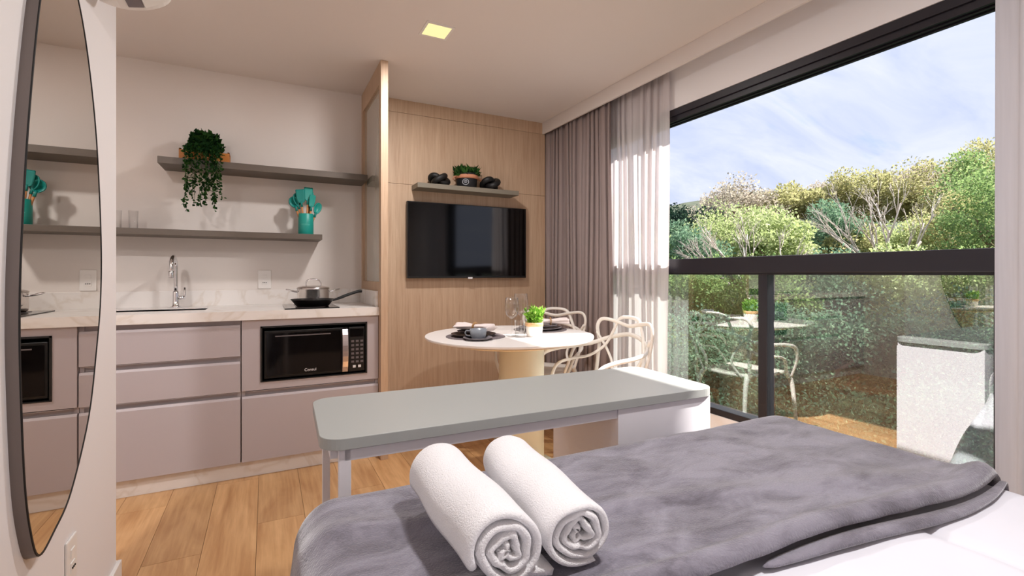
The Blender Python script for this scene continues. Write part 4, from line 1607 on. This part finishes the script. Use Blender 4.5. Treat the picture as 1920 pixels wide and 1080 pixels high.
def depth_of(x_, y_):
    return x_ * FW[0] + y_ * FW[1]


def terr(uu, vv):
    x_ = 2.6 + 62 * uu
    y_ = -30 + 78 * vv
    d = max(4.0, 0.75 * x_ + 0.6 * abs(y_) * 0.9)
    return (x_, y_, ground(d) + 0.25 * mnoise.noise(Vector((x_ * 0.3, y_ * 0.3, 1))))


def gz(x_, y_):
    return ground(max(4.0, 0.75 * x_ + 0.6 * abs(y_) * 0.9)) - 0.1


g = MB().grid(terr, 50, 60).build('ground', 'earth', None, True)
structure(g, 'earthy wooded slope rising beyond the window', 'hillside')

rng = np.random.default_rng(21)


def crown(seed, n_, rad, clumps, leaf, squash):
    """Leaves in clumps over an uneven dome of half-axes rad about (0,0,0)."""
    r = np.random.default_rng(seed)
    c = r.normal(size=(clumps, 3))
    c /= np.linalg.norm(c, axis=1, keepdims=True)
    c *= r.uniform(0.45, 0.92, size=(clumps, 1))
    c *= np.array(rad)
    which = r.integers(0, clumps, n_)
    cr_ = r.uniform(0.18, 0.38, size=clumps) * min(rad)
    o_ = r.normal(size=(n_, 3))
    o_ /= np.linalg.norm(o_, axis=1, keepdims=True)
    o_ *= (r.uniform(0, 1, size=(n_, 1)) ** 0.4)
    pos = c[which] + o_ * cr_[which][:, None] * np.array([1.25, 1.25, squash])
    bias = o_ * 0.7 + np.array([0, 0, 0.3])
    return leaf_quads(pos, bias, leaf, r, 0.6)


CROWN_KIND = [(1.0, 70, 0.80), (0.85, 48, 0.9), (1.15, 90, 0.7), (1.0, 36, 0.85)]   # leaf scale, clumps, clump flatness


def trunk_mesh(seed):
    r = random.Random(seed)
    b_ = MB()
    b_.sweep(catmull([(0, 0, 0), (0.03, 0.02, 0.35), (-0.02, 0.03, 0.7), (0.0, 0.0, 1.0)], 4), [0.07 - 0.003 * i for i in range(13)], 8)
    for k in range(6):
        a = r.uniform(0, 6.28)
        l_ = r.uniform(0.3, 0.55)
        z_ = r.uniform(0.55, 0.95)
        b_.sweep([(0, 0, z_), (l_ * 0.5 * math.cos(a), l_ * 0.5 * math.sin(a), z_ + 0.22), (l_ * math.cos(a), l_ * math.sin(a), z_ + 0.34)], [0.03, 0.02, 0.008], 6)
    return b_.mesh('trunk', 'bark', True)


TRUNKS = [trunk_mesh(k) for k in range(3)]


def tree(name, label, px, depth, top_px, width_px, ci, mi, group, seed, full=0.6):
    """Stands on the slope; its top reaches the line of sight at top_px; width and reach from its apparent size."""
    x_, y_, _ = at_depth(px, depth)
    base = gz(x_, y_)
    top = EYE + (HORIZON - top_px) / F_PX * depth
    h = max(0.8, top - base)
    t = thing(name, label, 'tree' if 'tree' in name else 'bush', (x_, y_, base), random.Random(seed).uniform(0, 6.28), group)
    ch = h * full
    w = width_px / F_PX * depth / 2
    ls, cl, sq = CROWN_KIND[ci]
    cl = int(cl * max(1.0, ch / (2.2 * w)))
    nl = int(min(30000, 13500 * max(1.0, ch / (2.2 * w))))
    vs_ = crown(seed * 7 + 1, nl, (w, w, ch / 2), cl, ls * 0.0048 * depth + 0.018, sq)
    c_ = bpy.data.objects.new('crown', quads_mesh('crown', vs_, LEAVES[mi]))
    link(c_, t)
    c_.location = (0, 0, h - ch / 2)
    tr = bpy.data.objects.new('trunk', TRUNKS[seed % 3])
    link(tr, t)
    zz = h - ch * 0.45
    tr.scale = (zz * 0.55, zz * 0.55, zz)
    return t


GF, GM, GN = 'trees along the skyline', 'trees half way up the slope', 'bushes close below the window'
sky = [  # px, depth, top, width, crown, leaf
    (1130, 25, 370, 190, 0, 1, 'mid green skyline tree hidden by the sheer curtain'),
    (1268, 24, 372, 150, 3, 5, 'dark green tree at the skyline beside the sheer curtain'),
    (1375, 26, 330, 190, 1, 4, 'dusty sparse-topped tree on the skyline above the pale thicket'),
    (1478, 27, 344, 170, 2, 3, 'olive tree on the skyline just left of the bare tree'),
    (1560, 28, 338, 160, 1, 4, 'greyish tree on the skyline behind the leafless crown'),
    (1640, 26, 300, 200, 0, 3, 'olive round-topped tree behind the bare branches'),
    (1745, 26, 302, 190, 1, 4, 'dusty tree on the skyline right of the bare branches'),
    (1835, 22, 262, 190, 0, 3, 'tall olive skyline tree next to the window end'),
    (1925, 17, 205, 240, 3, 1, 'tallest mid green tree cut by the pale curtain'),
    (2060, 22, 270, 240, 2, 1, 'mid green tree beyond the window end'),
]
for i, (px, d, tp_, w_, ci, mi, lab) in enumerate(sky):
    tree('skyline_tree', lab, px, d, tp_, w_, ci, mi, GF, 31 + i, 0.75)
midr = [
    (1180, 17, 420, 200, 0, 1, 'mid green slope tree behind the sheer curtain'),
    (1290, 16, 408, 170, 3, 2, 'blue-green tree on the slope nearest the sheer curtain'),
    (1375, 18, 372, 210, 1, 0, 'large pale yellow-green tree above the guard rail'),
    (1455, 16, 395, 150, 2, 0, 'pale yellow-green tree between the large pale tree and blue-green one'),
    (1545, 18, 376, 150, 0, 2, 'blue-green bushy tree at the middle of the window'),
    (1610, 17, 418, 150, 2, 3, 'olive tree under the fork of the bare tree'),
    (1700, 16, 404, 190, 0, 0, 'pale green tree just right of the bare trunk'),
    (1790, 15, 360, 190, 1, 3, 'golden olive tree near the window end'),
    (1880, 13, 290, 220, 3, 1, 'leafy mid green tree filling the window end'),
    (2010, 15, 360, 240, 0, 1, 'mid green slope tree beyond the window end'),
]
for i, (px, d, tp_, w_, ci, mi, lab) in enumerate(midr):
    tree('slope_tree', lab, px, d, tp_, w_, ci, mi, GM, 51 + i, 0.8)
near = [
    (1215, 11, 470, 220, 2, 1, 'mid green bush behind the sheer curtain'),
    (1340, 11, 455, 190, 1, 1, 'bright mid green bush topping the rail near the curtain'),
    (1440, 10.5, 452, 200, 3, 1, 'leafy green bush behind the dark mullion'),
    (1560, 11, 462, 190, 0, 2, 'blue-green bush rising just over the guard rail'),
    (1665, 10.5, 456, 200, 2, 0, 'pale green bush topping the rail right of the mullion'),
    (1770, 10, 448, 210, 1, 0, 'pale yellow-green bush above the desk reflection'),
    (1880, 9.5, 440, 230, 3, 1, 'mid green bush at the window end'),
    (1990, 10, 445, 250, 0, 1, 'mid green bush beyond the window end'),
    (1300, 7.6, 560, 250, 1, 2, 'blue-green bush low behind the chair reflection'),
    (1420, 7.4, 548, 230, 3, 2, 'blue-green bush low beside the mullion foot'),
    (1530, 7.2, 540, 240, 0, 2, 'blue-green bush at the middle of the large guard pane'),
    (1660, 7.0, 545, 250, 2, 6, 'shade-darkened green bush low in the large guard pane'),
    (1790, 6.8, 550, 260, 1, 6, 'shade-darkened green bush behind the desk reflection'),
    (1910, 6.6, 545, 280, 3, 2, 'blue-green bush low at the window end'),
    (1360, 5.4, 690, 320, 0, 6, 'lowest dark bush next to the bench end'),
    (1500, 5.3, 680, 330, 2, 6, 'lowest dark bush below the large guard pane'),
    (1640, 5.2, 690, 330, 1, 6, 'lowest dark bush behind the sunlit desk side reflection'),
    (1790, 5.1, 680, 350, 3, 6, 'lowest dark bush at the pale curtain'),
]
for i, (px, d, tp_, w_, ci, mi, lab) in enumerate(near):
    tree('slope_bush', lab, px, d, tp_, w_, ci, mi, GN, 71 + i, 0.96)


# ---- bare pale tree
def bare_tree(label, px, depth, top_px, seed, lean):
    r = random.Random(seed)
    x_, y_, _ = at_depth(px, depth)
    base = gz(x_, y_)
    h = EYE + (HORIZON - top_px) / F_PX * depth - base
    t = thing('bare_tree', label, 'tree', (x_, y_, base))
    tr = MB()
    br = MB()
    start = Vector((0, 0, 0))
    fork = Vector((lean * 0.1, 0, h * 0.40))
    tr.sweep([tuple(start), tuple(start.lerp(fork, 0.5) + Vector((0.06, 0.03, 0))), tuple(fork)], [0.12, 0.10, 0.085], 8)
    side = Vector((RT[0], RT[1], 0))

    def grow(p, d, l_, rad, lev):
        q = p + d * l_
        mid = p + d * l_ * 0.5 + Vector((r.uniform(-1, 1), r.uniform(-1, 1), r.uniform(0, 1))) * l_ * 0.05
        br.sweep([tuple(p), tuple(mid), tuple(q)], [rad, rad * 0.8, rad * 0.6], 5)
        if lev == 0:
            return
        for k in range(3 if lev > 1 else 2):
            nd = (d + Vector((r.uniform(-1, 1), r.uniform(-1, 1), r.uniform(-0.2, 0.6))) * 0.5).normalized()
            grow(p.lerp(q, r.uniform(0.55, 1.0)), nd, l_ * r.uniform(0.5, 0.7), rad * 0.52, lev - 1)
    for k, (sx_, up_) in enumerate(((-1.0, 0.8), (-0.45, 1.0), (0.15, 1.1), (0.6, 0.95), (-0.75, 1.1))):
        d = (side * sx_ + Vector((0, 0, up_)) + Vector((r.uniform(-.2, .2), r.uniform(-.2, .2), 0))).normalized()
        grow(fork - Vector((0, 0, 0.1 * k)), d, h * 0.30, 0.05, 4)
    tr.build('trunk', 'bark_pale', t, True)
    br.build('branches', 'bark_pale', t, True)
    return t


bare_tree('leafless pale tree with spreading branches against the sky', 1668, 14.0, 312, 4, -0.5)
bare_tree('smaller leafless tree with thin pale branches in front of the pale thicket', 1400, 14.5, 380, 9, 0.3)

# ---- undergrowth over the slope
n = 26000
ux = rng.uniform(3.0, 22, n)
uy = rng.uniform(-4, 16, n)
uz = np.array([gz(a, b_) for a, b_ in zip(ux, uy)]) + rng.uniform(0.0, 0.35, n)
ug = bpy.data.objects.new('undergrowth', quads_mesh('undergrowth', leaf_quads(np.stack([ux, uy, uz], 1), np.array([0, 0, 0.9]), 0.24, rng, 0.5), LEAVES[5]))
link(ug)
tag(ug, 'low leafy undergrowth covering the slope', 'undergrowth', kind='stuff')
